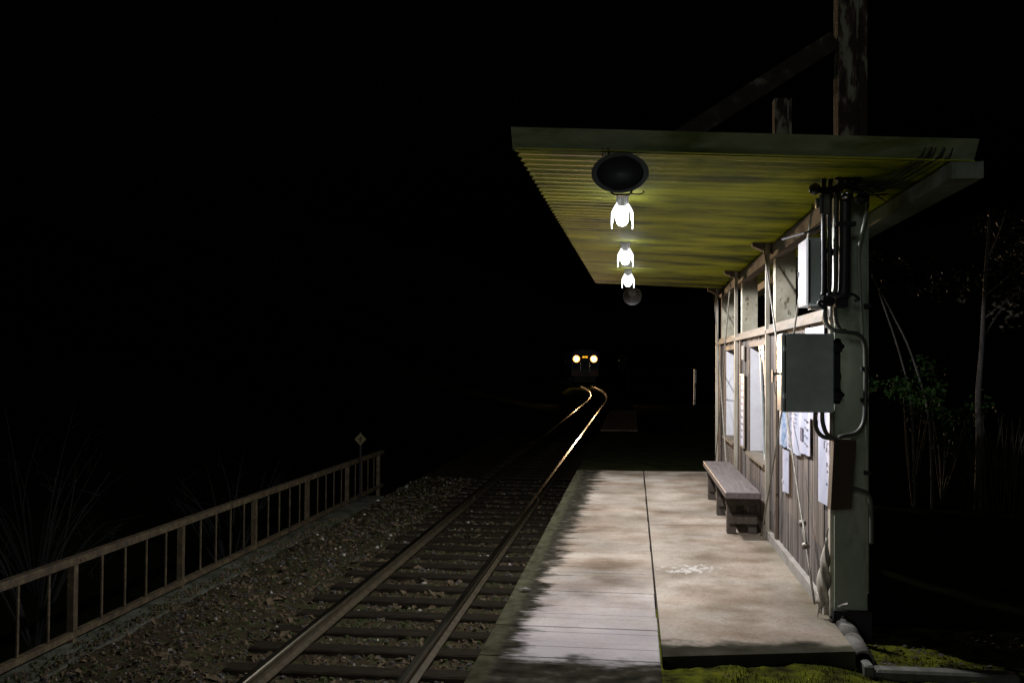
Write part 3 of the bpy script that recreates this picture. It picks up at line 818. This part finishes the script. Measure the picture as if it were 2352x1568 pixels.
# ------------------------------------------------------------------ notices on the wall
XW = 1.145
def notice(y0, y1, z0, z1, label, m_=None, tilt=0.0, x=XW, cat='notice', name='notice', torn=0):
    # y0 = edge nearer the camera
    t = thing(name, label, cat, (x, (y0+y1)/2, (z0+z1)/2), 'notices on the board wall')
    zt = tilt
    th = .004
    b = MB()
    n_ = 6; vs = []
    for k in range(n_+1):
        u = k/n_; yy = y0+(y1-y0)*u
        cb = random.uniform(0, torn) if k not in (0,) else torn
        bend = .006*math.sin(u*5+y0)
        vs += [(x+bend, yy, z0+cb+zt*u), (x+bend, yy, z1+zt*u), (x+bend+th, yy, z1+zt*u), (x+bend+th, yy, z0+cb+zt*u)]
    fs = []
    for k in range(n_):
        a = k*4
        for i in range(4): j = (i+1) % 4; fs.append((a+i, a+j, a+4+j, a+4+i))
    fs += [(0,3,2,1), (n_*4, n_*4+1, n_*4+2, n_*4+3)]
    b.add(vs, fs); sheet = b.build('sheet', m_ or PAPER, t)
    return t, sheet
def marks(sheet, t, rects, m_, x=XW):
    b = MB()
    for (ya, yb, za, zb) in rects: b.box((x-.0105, ya, za), (x-.0075, yb, zb))
    b.build('print', m_, sheet)
def lines(y0, y1, z0, z1, n, frac=(.5, 1.0), h=.006):
    out = []
    for k in range(n):
        z = z1-(z1-z0)*(k+.5)/n; w = random.uniform(*frac); out.append((y1-(y1-y0)*w, y1, z-h/2, z+h/2))
    return out
notice(7.72, 8.06, .87, 1.24, 'blue and white poster between the brown upright and the grey box', PAPERB, torn=.01)
t, s = notice(7.64, 7.90, .53, .855, 'blank white sheet with a torn lower edge, below the blue poster', torn=.012)
marks(s, t, [(7.68,7.72,.80,.806),(7.80,7.86,.60,.625)], INKG)
t, s = notice(7.43, 7.66, .872, 1.24, 'narrow white timetable sheet full of grey lines', torn=.012)
marks(s, t, lines(7.46, 7.63, .90, 1.16, 16, (.6,1)), INKG)
t, s = notice(7.10, 7.42, .862, 1.24, 'white sheet between the timetable and the sheet with a dark picture', torn=.01)
marks(s, t, lines(7.16, 7.38, 1.05, 1.2, 5, (.4,.9), .004), INKG)
t, s = notice(6.72, 7.08, .895, 1.25, 'white notice with a dark upright picture, under the grey box', tilt=0, torn=.008)
marks(s, t, [(6.93,7.02,.985,1.075)] + lines(6.76, 6.86, .95, 1.16, 4, (.3,.8), .012), INK)
notice(6.43, 6.67, 1.148, 1.30, 'short pale sheet mostly hidden behind the two hanging conduits', torn=.004)
t, s = notice(6.04, 6.37, .66, 1.26, 'large white poster with dark brush marks beside the brown box', torn=0)
for q_ in [(6.15,6.17,1.0,1.045),(6.08,6.15,1.045,1.05),(6.07,6.10,.985,1.01),(6.06,6.09,.90,.925),(6.05,6.08,.865,.88),(6.06,6.10,.79,.805)]:
    b = MB(); b.box((XW-.0105, q_[0], q_[2]), (XW-.0075, q_[1], q_[3])); b.build('brush_mark', INK, s)
notice(6.22, 6.84, 1.52, 1.742, 'wide white notice just under the timber ledge, above the grey box', torn=.0)
t = thing('framed_notice', 'tall narrow framed notice on the wall beside the second window', 'notice', (1.14, 10.75, 1.0), 'notices on the board wall')
b = MB(); b.box((1.135, 10.55, .63), (1.146, 10.57, 1.40)); b.box((1.135, 10.90, .63), (1.146, 10.92, 1.40)); b.box((1.135, 10.57, .63), (1.146, 10.90, .65)); b.box((1.135, 10.57, 1.38), (1.146, 10.90, 1.40)); b.build('frame', STEEL, t)
b = MB(); b.box((1.141, 10.57, .65), (1.149, 10.90, 1.38)); b.build('sheet', PAPER, t)
b = MB()
for (a0, a1, z0, z1) in lines(10.6, 10.86, .7, 1.33, 9, (.5,1), .02): b.box((1.1395, a0, z0), (1.1408, a1, z1))
b.build('print', INK, t)
t = thing('notice_plate', 'small pale plate on the wall above the tall framed notice', 'notice', (1.14, 10.75, 1.6), 'notices on the board wall')
b = MB(); b.box((1.14, 10.62, 1.55), (1.148, 10.82, 1.70)); b.build('plate', CURB, t)

# ------------------------------------------------------------------ boxes on the front pillar
t = thing('control_box', 'large grey steel control box on the front pillar of the shelter', 'electrical box', (1.0, 5.84, 1.2))
m = MB(); m.bevbox((.832, 5.765, 1.233), (1.118, 5.93, 1.677), .004); m.build('cabinet', PAINT, t)
m = MB(); m.box((.8285, 5.775, 1.24), (.8315, 5.925, 1.67)); m.build('side_panel', SIDEDIM, t)
m = MB(); m.bevbox((.853, 5.752, 1.237), (1.112, 5.763, 1.673), .003); d = m.build('door', PAINT, t)
m = MB(); m.box((.846, 5.757, 1.24), (.852, 5.7648, 1.67)); m.build('door_seam', BLACK, t)
m = MB(); m.box((.838, 5.747, 1.315), (.860, 5.753, 1.335)); m.box((.838, 5.747, 1.58), (.860, 5.753, 1.60)); m.build('hinge', PAINT, d)
m = MB(); m.box((.79, 5.84, 1.44), (.828, 5.852, 1.455)); m.box((.788, 5.83, 1.40), (.796, 5.86, 1.47)); m.tube(spline([(.806,5.84,1.45),(.800,5.84,1.40),(.806,5.84,1.33)],4), .002, 5); m.build('latch', STEEL, t)
m = MB(); m.box((1.118, 5.83, 1.28), (1.165, 5.90, 1.62)); m.build('shadow_gap', DARKG, t)  # dark bar drawn for the shaded gap between box and pillar
for z in (1.30, 1.575):
    m = MB(); m.lathe([(0,.035),(.03,.035),(.03,.02),(.06,.02)], (1.135, 5.80, z+.02), (0,-.3,.3), 12); m.box((1.10, 5.80, z), (1.17, 5.83, z+.05)); m.tube([(1.12,5.80,z+.05),(1.18,5.84,z+.03)], .014, 8); m.build('clamp', DARKG, t)
m = MB(); m.box((1.118, 5.90, 1.42), (1.184, 6.095, 1.45)); m.build('mounting_arm', DARKG, t)

t = thing('meter_box', 'smaller grey box with a lamplit side, mounted above the large control box', 'electrical box', (1.02, 6.1, 1.85))
m = MB(); m.bevbox((.995, 5.91, 1.846), (1.075, 6.22, 2.236), .004); m.build('cabinet', PAINT, t)
m = MB(); m.box((.992, 5.92, 1.852), (.9945, 6.21, 2.230)); sp = m.build('side_panel', METERDIM, t)
m = MB(); m.box((.988, 6.185, 2.03), (.9918, 6.20, 2.06)); m.build('lock', DARKG, sp)
m = MB(); m.box((1.0, 5.90, 1.86), (1.012, 5.909, 2.22)); m.build('door_gap', DARKG, t)
m = MB(); m.add([(.985,5.96,2.262),(1.08,5.90,2.300),(1.08,6.10,2.300),(.90,6.25,2.262),(.985,5.96,2.272),(1.08,5.90,2.31),(1.08,6.10,2.31),(.90,6.25,2.272)], [(3,2,1,0),(4,5,6,7),(0,1,5,4),(1,2,6,5),(2,3,7,6),(3,0,4,7)]); m.build('rain_hood', DARKG, t)
m = MB(); m.box((1.03, 6.0, 1.826), (1.10, 6.09, 1.845)); m.build('underplate', CURB, t)
m = MB(); m.box((1.075, 6.0, 1.9), (1.184, 6.095, 1.93)); m.box((1.075, 6.0, 2.15), (1.184, 6.095, 2.18)); m.build('mounting_arm', DARKG, t)

t = thing('junction_box', 'dark brown tapered box hanging on the pillar beside the large white poster', 'electrical box', (1.17, 5.88, .68))
m = MB()
q = [(1.124,5.80,1.084),(1.236,5.80,1.078),(1.214,5.80,.700),(1.105,5.80,.690)]; q2 = [(a, 5.90, c) for (a, b_, c) in q]
m.add(q+q2, [(0,3,2,1),(4,5,6,7),(0,1,5,4),(1,2,6,5),(2,3,7,6),(3,0,4,7)]); m.build('case', BROWN, t)
m = MB(); m.add([(p[0]*1.0+(.003 if i in (1,2) else -.003), 5.785 if k == 0 else 5.799, p[2]+(.003 if i < 2 else -.003)) for k in (0,1) for i, p in enumerate(q)], [(0,3,2,1),(4,5,6,7),(0,1,5,4),(1,2,6,5),(2,3,7,6),(3,0,4,7)]); m.build('lid', BROWN, t)
m = MB(); m.add([(1.236,5.81,1.07),(1.258,5.86,1.07),(1.234,5.86,.72),(1.214,5.81,.71),(1.236,5.90,1.07),(1.258,5.90,1.07),(1.234,5.90,.72),(1.214,5.90,.71)], [(0,3,2,1),(4,5,6,7),(0,1,5,4),(1,2,6,5),(2,3,7,6),(3,0,4,7)]); m.build('back_plate', DARKG, t)
m = MB(); m.box((1.17, 5.90, .85), (1.20, 6.098, .88)); m.build('mounting_arm', DARKG, t)

t = thing('splice_box', 'black cable splice block where the vertical conduits end beside the meter box', 'electrical box', (1.12, 5.86, 1.82))
m = MB(); m.bevbox((1.062, 5.83, 1.835), (1.13, 5.90, 1.895), .008); m.bevbox((1.135, 5.82, 1.825), (1.205, 5.90, 1.905), .008); m.build('block', DARKG, t)
m = MB(); m.tube(spline([(1.09,5.82,1.90),(1.15,5.79,1.885),(1.22,5.80,1.90),(1.262,5.82,1.875),(1.24,5.83,1.865)],6), .009, 8); m.tube(spline([(1.06,5.83,1.87),(1.045,5.83,1.85),(1.06,5.82,1.83),(1.08,5.82,1.82)],5), .012, 8); m.build('cable_loop', BLACK, t)
m = MB(); m.box((1.13, 5.90, 1.85), (1.184+.02, 6.097, 1.88)); m.build('mounting_arm', DARKG, t)

# conduits: each run is its own
def conduit(label, pts, r, m_, clips=()):
    t = thing('conduit', label, 'conduit', pts[-1], 'conduits on the front pillar')
    m = MB(); m.tube(spline(pts, 8), r, 10); m.build('pipe', m_, t)
    for p in clips:
        m = MB(); m.box((p[0]-r*1.8, p[1]-r*1.3, p[2]-.012), (p[0]+r*1.8, p[1]+.02, p[2]+.012)); m.build('clip', DARKG, t)
    return t
yq = 5.86
conduit('black conduit nearest the track, from the cable bundle down to the splice block', [(1.20,5.84,2.66),(1.13,5.82,2.64),(1.078,5.82,2.585),(1.075,5.84,2.50),(1.077,yq,2.30),(1.077,yq,1.96),(1.072,yq,1.90)], .013, BLACK)
conduit('middle black conduit between two other vertical runs, ending at the splice block', [(1.22,5.83,2.655),(1.15,5.82,2.62),(1.113,5.83,2.56),(1.112,yq,2.45),(1.112,yq,2.2),(1.112,yq,1.98),(1.105,yq,1.905)], .013, BLACK)
conduit('thin grey-green pipe directly beside the broad black conduit', [(1.148,5.87,2.53),(1.146,5.87,2.44),(1.143,5.87,2.30),(1.145,5.87,1.97),(1.135,5.87,1.905)], .010, CONDG)
conduit('broad black conduit, widest of the vertical runs, below the shiny globe', [(1.19,5.83,2.44),(1.19,5.84,2.2),(1.188,5.85,1.95),(1.18,5.85,1.90)], .031, BLACK, [(1.19,5.84,2.30)])
conduit('grey pipe looping from the splice block round the pillar edge to below the control box', [(1.088,yq,1.83),(1.082,yq,1.79),(1.092,yq,1.74),(1.13,5.85,1.70),(1.20,5.85,1.688),(1.27,5.87,1.675),(1.312,5.90,1.63),(1.322,5.92,1.55),(1.322,5.92,1.40),(1.320,5.92,1.27),(1.305,5.90,1.17),(1.26,5.88,1.115),(1.19,5.86,1.098),(1.16,5.86,1.088)], .0125, CONDG, [(1.322,5.93,1.48),(1.322,5.93,1.30)])
conduit('second grey pipe curving from the splice block behind the control box', [(1.142,yq,1.83),(1.142,yq,1.78),(1.150,yq,1.735),(1.175,yq,1.70),(1.20,5.88,1.70)], .011, CONDG)
conduit('grey pipe on the track side, hanging from the control box floor in a bend', [(1.030,5.85,1.233),(1.030,5.85,1.17),(1.045,5.85,1.12),(1.08,5.85,1.09),(1.14,5.85,1.082)], .0125, CONDG)
conduit('grey pipe with a tight bend between the hanging pipe and the brown box', [(1.068,5.85,1.233),(1.070,5.85,1.18),(1.085,5.85,1.125),(1.11,5.85,1.095),(1.16,5.85,1.075)], .0125, CONDG)
conduit('grey drop pipe leaving the brown box and turning down beside the pillar', [(1.215,5.87,.80),(1.27,5.88,.795),(1.325,5.90,.772),(1.350,5.92,.72),(1.357,5.93,.62),(1.357,5.93,.48)], .013, CONDG)
conduit('long thin pipe running down the outer edge of the front pillar', [(1.352,6.00,2.545),(1.352,6.0,2.45),(1.342,6.01,2.36),(1.325,6.03,2.26),(1.318,6.07,2.15),(1.327,6.075,1.9),(1.345,6.07,1.5),(1.364,6.075,1.0),(1.366,6.075,.18)], .010, PAINTG, [(1.366,6.07,.87),(1.366,6.07,1.85)])

# cable bundle and feeders under the roof
t = thing('cable_bundle', 'tangle of black cables and round glands under the canopy above the front pillar', 'cables', (1.2, 5.82, 2.62))
m = MB(); zt = zs(1.2)-.004
m.bevbox((1.145, 5.78, 2.515), (1.265, 5.90, zt), .02)
for (x, z) in ((1.145,2.540),(1.185,2.538),(1.222,2.535),(1.25,2.532)): m.sphere((x,5.77,z+.012), .022, 12, 8)
m.build('gland_block', BLACK, t)
for k, (a, b_, c) in enumerate([((1.25,5.80,2.52),(1.33,5.6,2.505),(1.42,5.24,2.545)), ((1.26,5.80,2.52),(1.36,5.62,2.50),(1.45,5.24,2.545)), ((1.26,5.82,2.515),(1.38,5.62,2.495),(1.47,5.24,2.543)), ((1.26,5.84,2.51),(1.40,5.64,2.49),(1.51,5.24,2.541)), ((1.26,5.86,2.505),(1.42,5.70,2.485),(1.55,5.24,2.539))]):
    m = MB(); m.tube(spline([a, b_, c, (c[0]+.03, 5.185, c[2]+.05)], 7), .006 if k in (1,3) else .0035, 6); m.build('cable', BLACK, t)
for pts in ([(1.15,5.80,2.53),(1.24,5.74,2.47),(1.36,5.76,2.47),(1.40,5.80,2.49),(1.35,5.86,2.51)], [(1.22,5.78,2.52),(1.32,5.75,2.46),(1.38,5.80,2.44),(1.42,5.85,2.43)], [(1.16,5.78,2.53),(1.22,5.76,2.49),(1.30,5.80,2.46),(1.44,5.9,2.48)]):
    m = MB(); m.tube(spline(pts, 7), .0045, 6); m.build('cable', BLACK, t)

# the two globes on a black cross arm
t = thing('sensor_lamp', 'black arm with two glass globes bolted across the top of the front pillar', 'lamp', (1.15, 5.9, 2.45))
m = MB(); m.tube(spline([(1.03,5.87,2.505),(1.10,5.86,2.500),(1.19,5.86,2.515),(1.27,5.87,2.50),(1.30,5.88,2.46)],6), [.02]*25, 10); m.build('arm', BLACK, t)
m = MB(); m.lathe([(0,.0005),(.0,.034),(.05,.034),(.05,.0005)], (1.29,5.84,2.45), (0,1,0), 20); m.build('blind_disc', BLACK, t)
m = MB(); m.sphere((1.025,5.84,2.505), .034, 24, 14); m.build('globe', BALL, t)
m = MB(); m.sphere((1.188,5.765,2.462), .034, 24, 14); m.build('globe', SILV, t)
m = MB(); m.bevbox((1.07,5.83,2.36), (1.11,5.90,2.478), .006); m.box((1.05,5.83,2.365), (1.062,5.86,2.472)); m.lathe([(0,.0005),(0,.03),(.012,.03),(.012,.0005)], (1.05,5.88,2.43), (-1,0,0), 16); m.build('housing', CONDG, t)

# ------------------------------------------------------------------ small things at the front
t = thing('drain_pipe', 'short grey clay pipe lying in two lengths beside the platform slab corner', 'pipe', (1.19, 5.75, -.08))
def plen(y0, y1, x0, x1, z0, z1, r):
    m = MB(); d = Vector((x1-x0, y1-y0, z1-z0)); L_ = d.length
    m.lathe([(0,r*.80),(0,r),(L_,r),(L_,r*.8),(0,r*.80)], (x0,y0,z0), d, 28); return m
plen(5.76, 6.05, 1.215, 1.235, -.035, -.02, .055).build('pipe_length', CLAY, t)
plen(5.45, 5.75, 1.205, 1.213, -.055, -.038, .059).build('pipe_length', CLAY, t)
t = tag(MB().bevbox((1.20, 5.46, -.25), (1.24, 5.44+.10, -.10), .006).build('brick_end', KERB, None, (1.22,5.5,-.2)), 'broken concrete lump under the open mouth of the clay pipe', 'rubble')
k = MB(); k.bevbox((1.18, 5.30, -.25), (1.23, 5.42, -.03), .01); k.bevbox((1.235, 5.33, -.25), (1.95, 5.43, -.06), .012)
tag(k.build('kerb_stone', KERB, None, (1.5,5.4,-.2)), 'low concrete kerb stone running right from the clay pipe mouth', 'kerb')
k = MB(); k.add([(1.19,6.02,.085),(1.245,6.02,.105),(1.25,6.06,.105),(1.195,6.06,.085),(1.19,6.02,.092),(1.245,6.02,.112),(1.25,6.06,.112),(1.195,6.06,.092)], [(3,2,1,0),(4,5,6,7),(0,1,5,4),(1,2,6,5),(2,3,7,6),(3,0,4,7)])
tag(k.build('pale_flake', CURB, None, (1.22,6.04,.06)), 'pale flat chip lying on the shaded base of the front pillar', 'chip')
m = MB(); c = Vector((-.705, 6.55, .006))
m.add([c+Vector((-.045,-.01,0)), c+Vector((0,-.03,.014)), c+Vector((.05,.005,.004)), c+Vector((.0,.028,.016)), c+Vector((-.045,-.01,.002)), c+Vector((0,-.03,.016)), c+Vector((.05,.005,.006)), c+Vector((.0,.028,.018))], [(3,2,1,0),(4,5,6,7),(0,1,5,4),(1,2,6,5),(2,3,7,6),(3,0,4,7)])
tag(m.build('fallen_leaf', KERB, None, c), 'single pale leaf lying on the mossy track edge of the platform', 'leaf')
# furled umbrella
t = thing('umbrella', 'pale furled umbrella hanging handle up on the wall by the front corner post', 'umbrella', (1.115, 6.12, .03))
m = MB(); rows = []
for i in range(15):
    u = i/14; z = .50-.40*u; yy = 5.98+.07*u; x = 1.118-.012*u
    r = .006+.026*math.sin(min(1,u*1.15)*math.pi*.62)**1.3
    row = []
    for k_ in range(16):
        a = 2*math.pi*k_/16 + u*4.5; rr = r*(1+.30*math.cos(4*(2*math.pi*k_/16)))
        row.append((x+rr*math.cos(a), yy+rr*math.sin(a)*1.5, z))
    rows.append(row)
vs = [p for r_ in rows for p in r_]; fs = [(i*16+k_, i*16+(k_+1)%16, (i+1)*16+(k_+1)%16, (i+1)*16+k_) for i in range(14) for k_ in range(16)]
fs.append(tuple(range(15,-1,-1))); fs.append(tuple(14*16+k_ for k_ in range(16)))
m.add(vs, fs, 0, True); m.build('canopy', CLOTH, t)
m = MB(); m.tube([(1.118,5.98,.50),(1.122,5.965,.56)], .004, 8); m.tube([(1.106,6.05,.10),(1.10,6.06,.04)], .004, 8); m.build('shaft', STEEL, t)
m = MB()
for (dx, dz, L_) in ((-.012,.11,.10),(.014,.11,.085)):
    m.tube([(1.106+dx*.6,6.05,dz),(1.106+dx*1.4,6.07,dz-L_*.5),(1.106+dx*1.9,6.08,dz-L_)], [.013,.008,.001], 8)
m.build('fold_tip', CLOTH, t)

# ------------------------------------------------------------------ train on the curve
TY = 101.0; tx, ty = track(TY, 0); hd = math.atan2((TY-58)/346.0, 1.0)    # heading leans left going away
t = thing('railcar', 'diesel railcar coming round the curve with both headlights on', 'train', (0,0,0))
zr = -.77
def prism(pts, y0, y1, mi=0, mb=None):
    mb = mb or MB(); n = len(pts)
    mb.add([(p[0],y0,p[1]) for p in pts]+[(p[0],y1,p[1]) for p in pts], [tuple(range(n)), tuple(range(2*n-1,n-1,-1))]+[(i,i+n,(i+1)%n+n,(i+1)%n) for i in range(n)], mi); return mb
sec = [(-1.35,zr+.95),(1.35,zr+.95),(1.38,zr+2.2),(1.34,zr+3.1),(1.05,zr+3.5),(.5,zr+3.68),(-.5,zr+3.68),(-1.05,zr+3.5),(-1.34,zr+3.1),(-1.38,zr+2.2)]
body = prism(sec, 0, 15.8).build('body', TRAINB, t)
m = MB(); m.box((-1.36,-.012,zr+.96), (1.36,-.002,zr+1.55)); m.build('front_band', TRAINO, t)
for (a, b_) in ((-1.2,-.5),(.5,1.2)):
    m = MB(); m.box((a,-.02,zr+1.75), (b_,-.003,zr+2.5)); m.build('windscreen', PANE, t)
m = MB(); m.box((-.40,-.05,zr+1.0), (.40,-.003,zr+2.60)); dr = m.build('gangway_door', TRAINB, t)
m = MB(); m.box((-.24,-.056,zr+1.75), (.24,-.051,zr+2.45)); m.build('door_window', PANE, dr)
for x in (-.88, .88):
    m = MB(); m.lathe([(.02,.355),(-.09,.355)], (x,0,zr+2.72), (0,1,0), 24); hl = m.build('headlight', TRAINB, t)
    m = MB(); m.lathe([(-.085,.185),(-.09,.35)], (x,0,zr+2.72), (0,1,0), 24); m.build('halo_ring', HALO, hl)
    m = MB(); m.lathe([(-.082,.19),(-.092,.13),(-.096,.0005)], (x,0,zr+2.72), (0,1,0), 24); m.build('lens', HEAD, hl)
m = MB(); m.box((-.30,-.05,zr+2.80), (.30,-.003,zr+3.02)); db = m.build('destination_box', DARKG, t)
m = MB(); m.box((-.26,-.056,zr+2.83), (-.04,-.051,zr+2.99)); m.box((.02,-.056,zr+2.83), (.25,-.051,zr+2.99)); m.build('destination_display', DESTI, db)
for x in (-.46, .46):
    m = MB(); m.tube([(x,-.03,zr+1.4),(x,-.08,zr+1.45),(x,-.08,zr+2.3),(x,-.03,zr+2.35)], .018, 6); m.build('handrail', WHITE, t)
m = MB(); m.box((-1.1,-.12,zr+.35), (1.1,.0,zr+.9)); m.build('skirt', DARKG, t)
m = MB(); m.box((-.14,-.45,zr+.72), (.14,-.121,zr+.98)); m.build('coupler', DARKG, t)
for by in (2.2, 13.2):
    m = MB(); m.box((-.95,by-1.1,zr+.35), (.95,by+1.1,zr+.72))
    bg = m.build('bogie', DARKG, t)
    for wy in (by-.95, by+.95):
        for wx in (-.557, .557):
            m = MB(); m.lathe([(-.06,.0005),(-.06,.43),(.06,.43),(.06,.0005)], (wx,wy,zr+.43), (1,0,0), 24); m.build('wheel', DARKG, bg)
for k_ in range(5):
    for s in (-1, 1):
        m = MB(); m.box((s*1.375-.012, 2.2+2.4*k_, zr+1.8), (s*1.375+.012, 3.6+2.4*k_, zr+2.6)); m.build('side_window', PANE, t)
t.location = (tx, ty, 0); t.rotation_euler = (0, 0, hd)
for x, en in ((-.88, 70000), (.88, 70000)):
    d = bpy.data.lights.new('headlight_beam', 'SPOT'); d.energy = en; d.color = (1.0,.66,.36); d.spot_size = R(11.5); d.spot_blend = .4; d.shadow_soft_size = .16
    o = bpy.data.objects.new('headlight_beam', d); COL.objects.link(o); o.parent = t; o.location = (x, -.30, zr+2.72)
    # dipped a little and aimed down the line towards the station
    o.rotation_euler = (Vector((-.012, -1, .040))).to_track_quat('-Z', 'Y').to_euler()

# ------------------------------------------------------------------ lit post beyond the platform, plants
def mossz2(x, y): return mossz(min(x, 8.9), y)
t = thing('marker_post', 'slim white weathered post caught in the headlights beyond the platform end', 'post', (2.71, 45, -.3))
m = MB(); m.add([(2.65,45,-1.2),(2.71,45,-1.2),(2.71,45.12,-1.2),(2.65,45.12,-1.2),(2.68,45,1.27),(2.79,45,1.27),(2.79,45.12,1.27),(2.68,45.12,1.27)], [(3,2,1,0),(4,5,6,7),(0,1,5,4),(1,2,6,5),(2,3,7,6),(3,0,4,7)]); m.build('shaft', POSTM, t)

def leaves(mb, c, rad, n, s, mi=0):
    cl = [(random.gauss(0,.5), random.gauss(0,.5), random.gauss(0,.5)) for _ in range(max(4, n//60))]
    for k in range(n):
        q = random.choice(cl)
        p = Vector((c[0]+rad[0]*(q[0]+random.gauss(0,.16)), c[1]+rad[1]*(q[1]+random.gauss(0,.16)), c[2]+rad[2]*(q[2]+random.gauss(0,.16))))
        u = Vector((random.gauss(0,1), random.gauss(0,1), random.gauss(0,.7))).normalized()*s*random.uniform(.6,1.3)
        v = u.cross(Vector((random.gauss(0,1), random.gauss(0,1), random.gauss(0,1)))).normalized()*s*.45
        mb.add([p-u, p+v, p+u, p-v], [(0,1,2,3)], mi)
    return mb
def bush(name, label, cat, c, rad, n, s, m_, base, group=None):
    t = thing(name, label, cat, base, group)
    leaves(MB(), c, rad, n, s).build('foliage', m_, t)
    m = MB()
    for k in range(7):
        a = random.uniform(0, 6.28); e = (c[0]+rad[0]*.5*math.cos(a), c[1]+rad[1]*.5*math.sin(a), c[2]+rad[2]*random.uniform(-.2,.5))
        m.tube(spline([base, ((base[0]+e[0])/2+random.uniform(-.1,.1)*rad[0], (base[1]+e[1])/2, (base[2]+e[2])/2), e], 4), [.022*rad[2]*(1-.8*i/8) for i in range(9)], 6)
    m.build('stem', TWIG, t)
    return t
bush('bush', 'leafy bush beside the curve, catching the headlight beam', 'bush', (-.55, 85, 1.35), (.55,.6,.75), 500, .09, LEAF, (-.55, 85, -1.2))
bush('bush', 'green bush among leaning stems in the dark behind the shelter', 'bush', (3.22, 12.0, 1.15), (.42,.5,.34), 700, .035, LEAF, (3.2, 12.0, -.12))
bush('bush', 'sparse bush just left of the bare pale trunk in the dark', 'bush', (3.75, 12.6, .85), (.5,.5,.5), 420, .04, LEAF, (3.7, 12.6, -.12))
for pts, lb in (([(3.20,11.9,-.12),(3.17,11.9,1.0),(3.06,11.95,1.6),(2.90,12,2.15),(2.74,12,2.6)], 'thin pale stem leaning left, left one of a pair behind the shelter'),
                ([(3.36,11.8,-.12),(3.33,11.8,.9),(3.16,11.9,1.65),(2.98,12,2.1),(2.78,12,2.5)], 'thin pale stem leaning left, right one of a pair behind the shelter')):
    t = thing('sapling', lb, 'tree', pts[0], 'leaning stems behind the shelter')
    sp_ = spline(pts, 5); m = MB(); m.tube(sp_, [.017-.010*i/len(sp_) for i in range(len(sp_))], 7); m.build('trunk', BARK, t)
    leaves(MB(), (pts[-1][0]-.1, 12, pts[-1][2]+.1), (.3,.3,.2), 90, .035).build('crown', LEAFD, t)
t = thing('tree', 'pale bare trunk with a thin brownish crown at the right edge of the view', 'tree', (3.92, 12, -.15))
sp_ = spline([(3.92,12,-.15),(3.94,12,.6),(3.93,12,1.15),(3.97,12,1.7),(4.0,12,2.3),(4.06,12,3.2)], 5); m = MB(); m.tube(sp_, [.045-.03*i/len(sp_) for i in range(len(sp_))], 9)
for k_ in range(4):
    b0 = sp_[16+k_*2]; e = b0+Vector((random.uniform(-.4,.8), random.uniform(-.3,.5), random.uniform(.3,.8))); m.tube(spline([b0, (b0+e)/2+Vector((.05,0,.08)), e], 4), [.014-.010*i/8 for i in range(9)], 6)
m.build('trunk', BARK, t)
leaves(MB(), (4.35,12.2,2.75), (.65,.6,.7), 800, .035).build('crown', LEAFD, t)
t = thing('dry_grass', 'tuft of dry yellow grass stalks under the pale bare trunk', 'grass', (4.05, 11.8, -.15))
m = MB()
for k_ in range(46):
    b0 = Vector((3.75+random.uniform(0,.65), 11.8+random.uniform(-.2,.2), -.12)); h = random.uniform(.5, 1.15); dx = random.gauss(0,.13)
    m.tube([b0, b0+Vector((dx*.4,0,h*.6)), b0+Vector((dx,random.gauss(0,.05),h))], [.005,.004,.001], 4)
m.build('stalks', LEAFD, t)
# bare scrub on the dark slope beyond the railing
for k_, (x, y, h) in enumerate([(-7.6, 12.0, 2.3), (-6.9, 16.5, 2.0), (-9.5, 15.0, 2.9)]):
    t = thing('shrub', ['bare twiggy shrub nearest the railing on the dark slope', 'bare twiggy shrub farther along the railing near the diamond marker', 'tall bare shrub higher on the dark slope beyond the railing'][k_], 'shrub', (x, y, -2.3), 'bare shrubs beyond the railing')
    m = MB()
    for j in range(16):
        a = random.uniform(0, 6.28); e = Vector((x+h*.45*math.cos(a), y+h*.45*math.sin(a), -2.3+h*random.uniform(.6,1.1)))
        b0 = Vector((x, y, -2.3)); md = (b0+e)/2+Vector((random.uniform(-.2,.2), random.uniform(-.2,.2), .25)); m.tube(spline([b0, md, e], 5), [.016-.013*i/10 for i in range(11)], 5)
        for q in range(4):
            s0 = b0.lerp(e, random.uniform(.5,.95)); m.tube([s0, s0+Vector((random.gauss(0,.2), random.gauss(0,.2), random.uniform(.05,.35)))], [.005,.001], 4)
    m.build('twigs', TWIG, t)
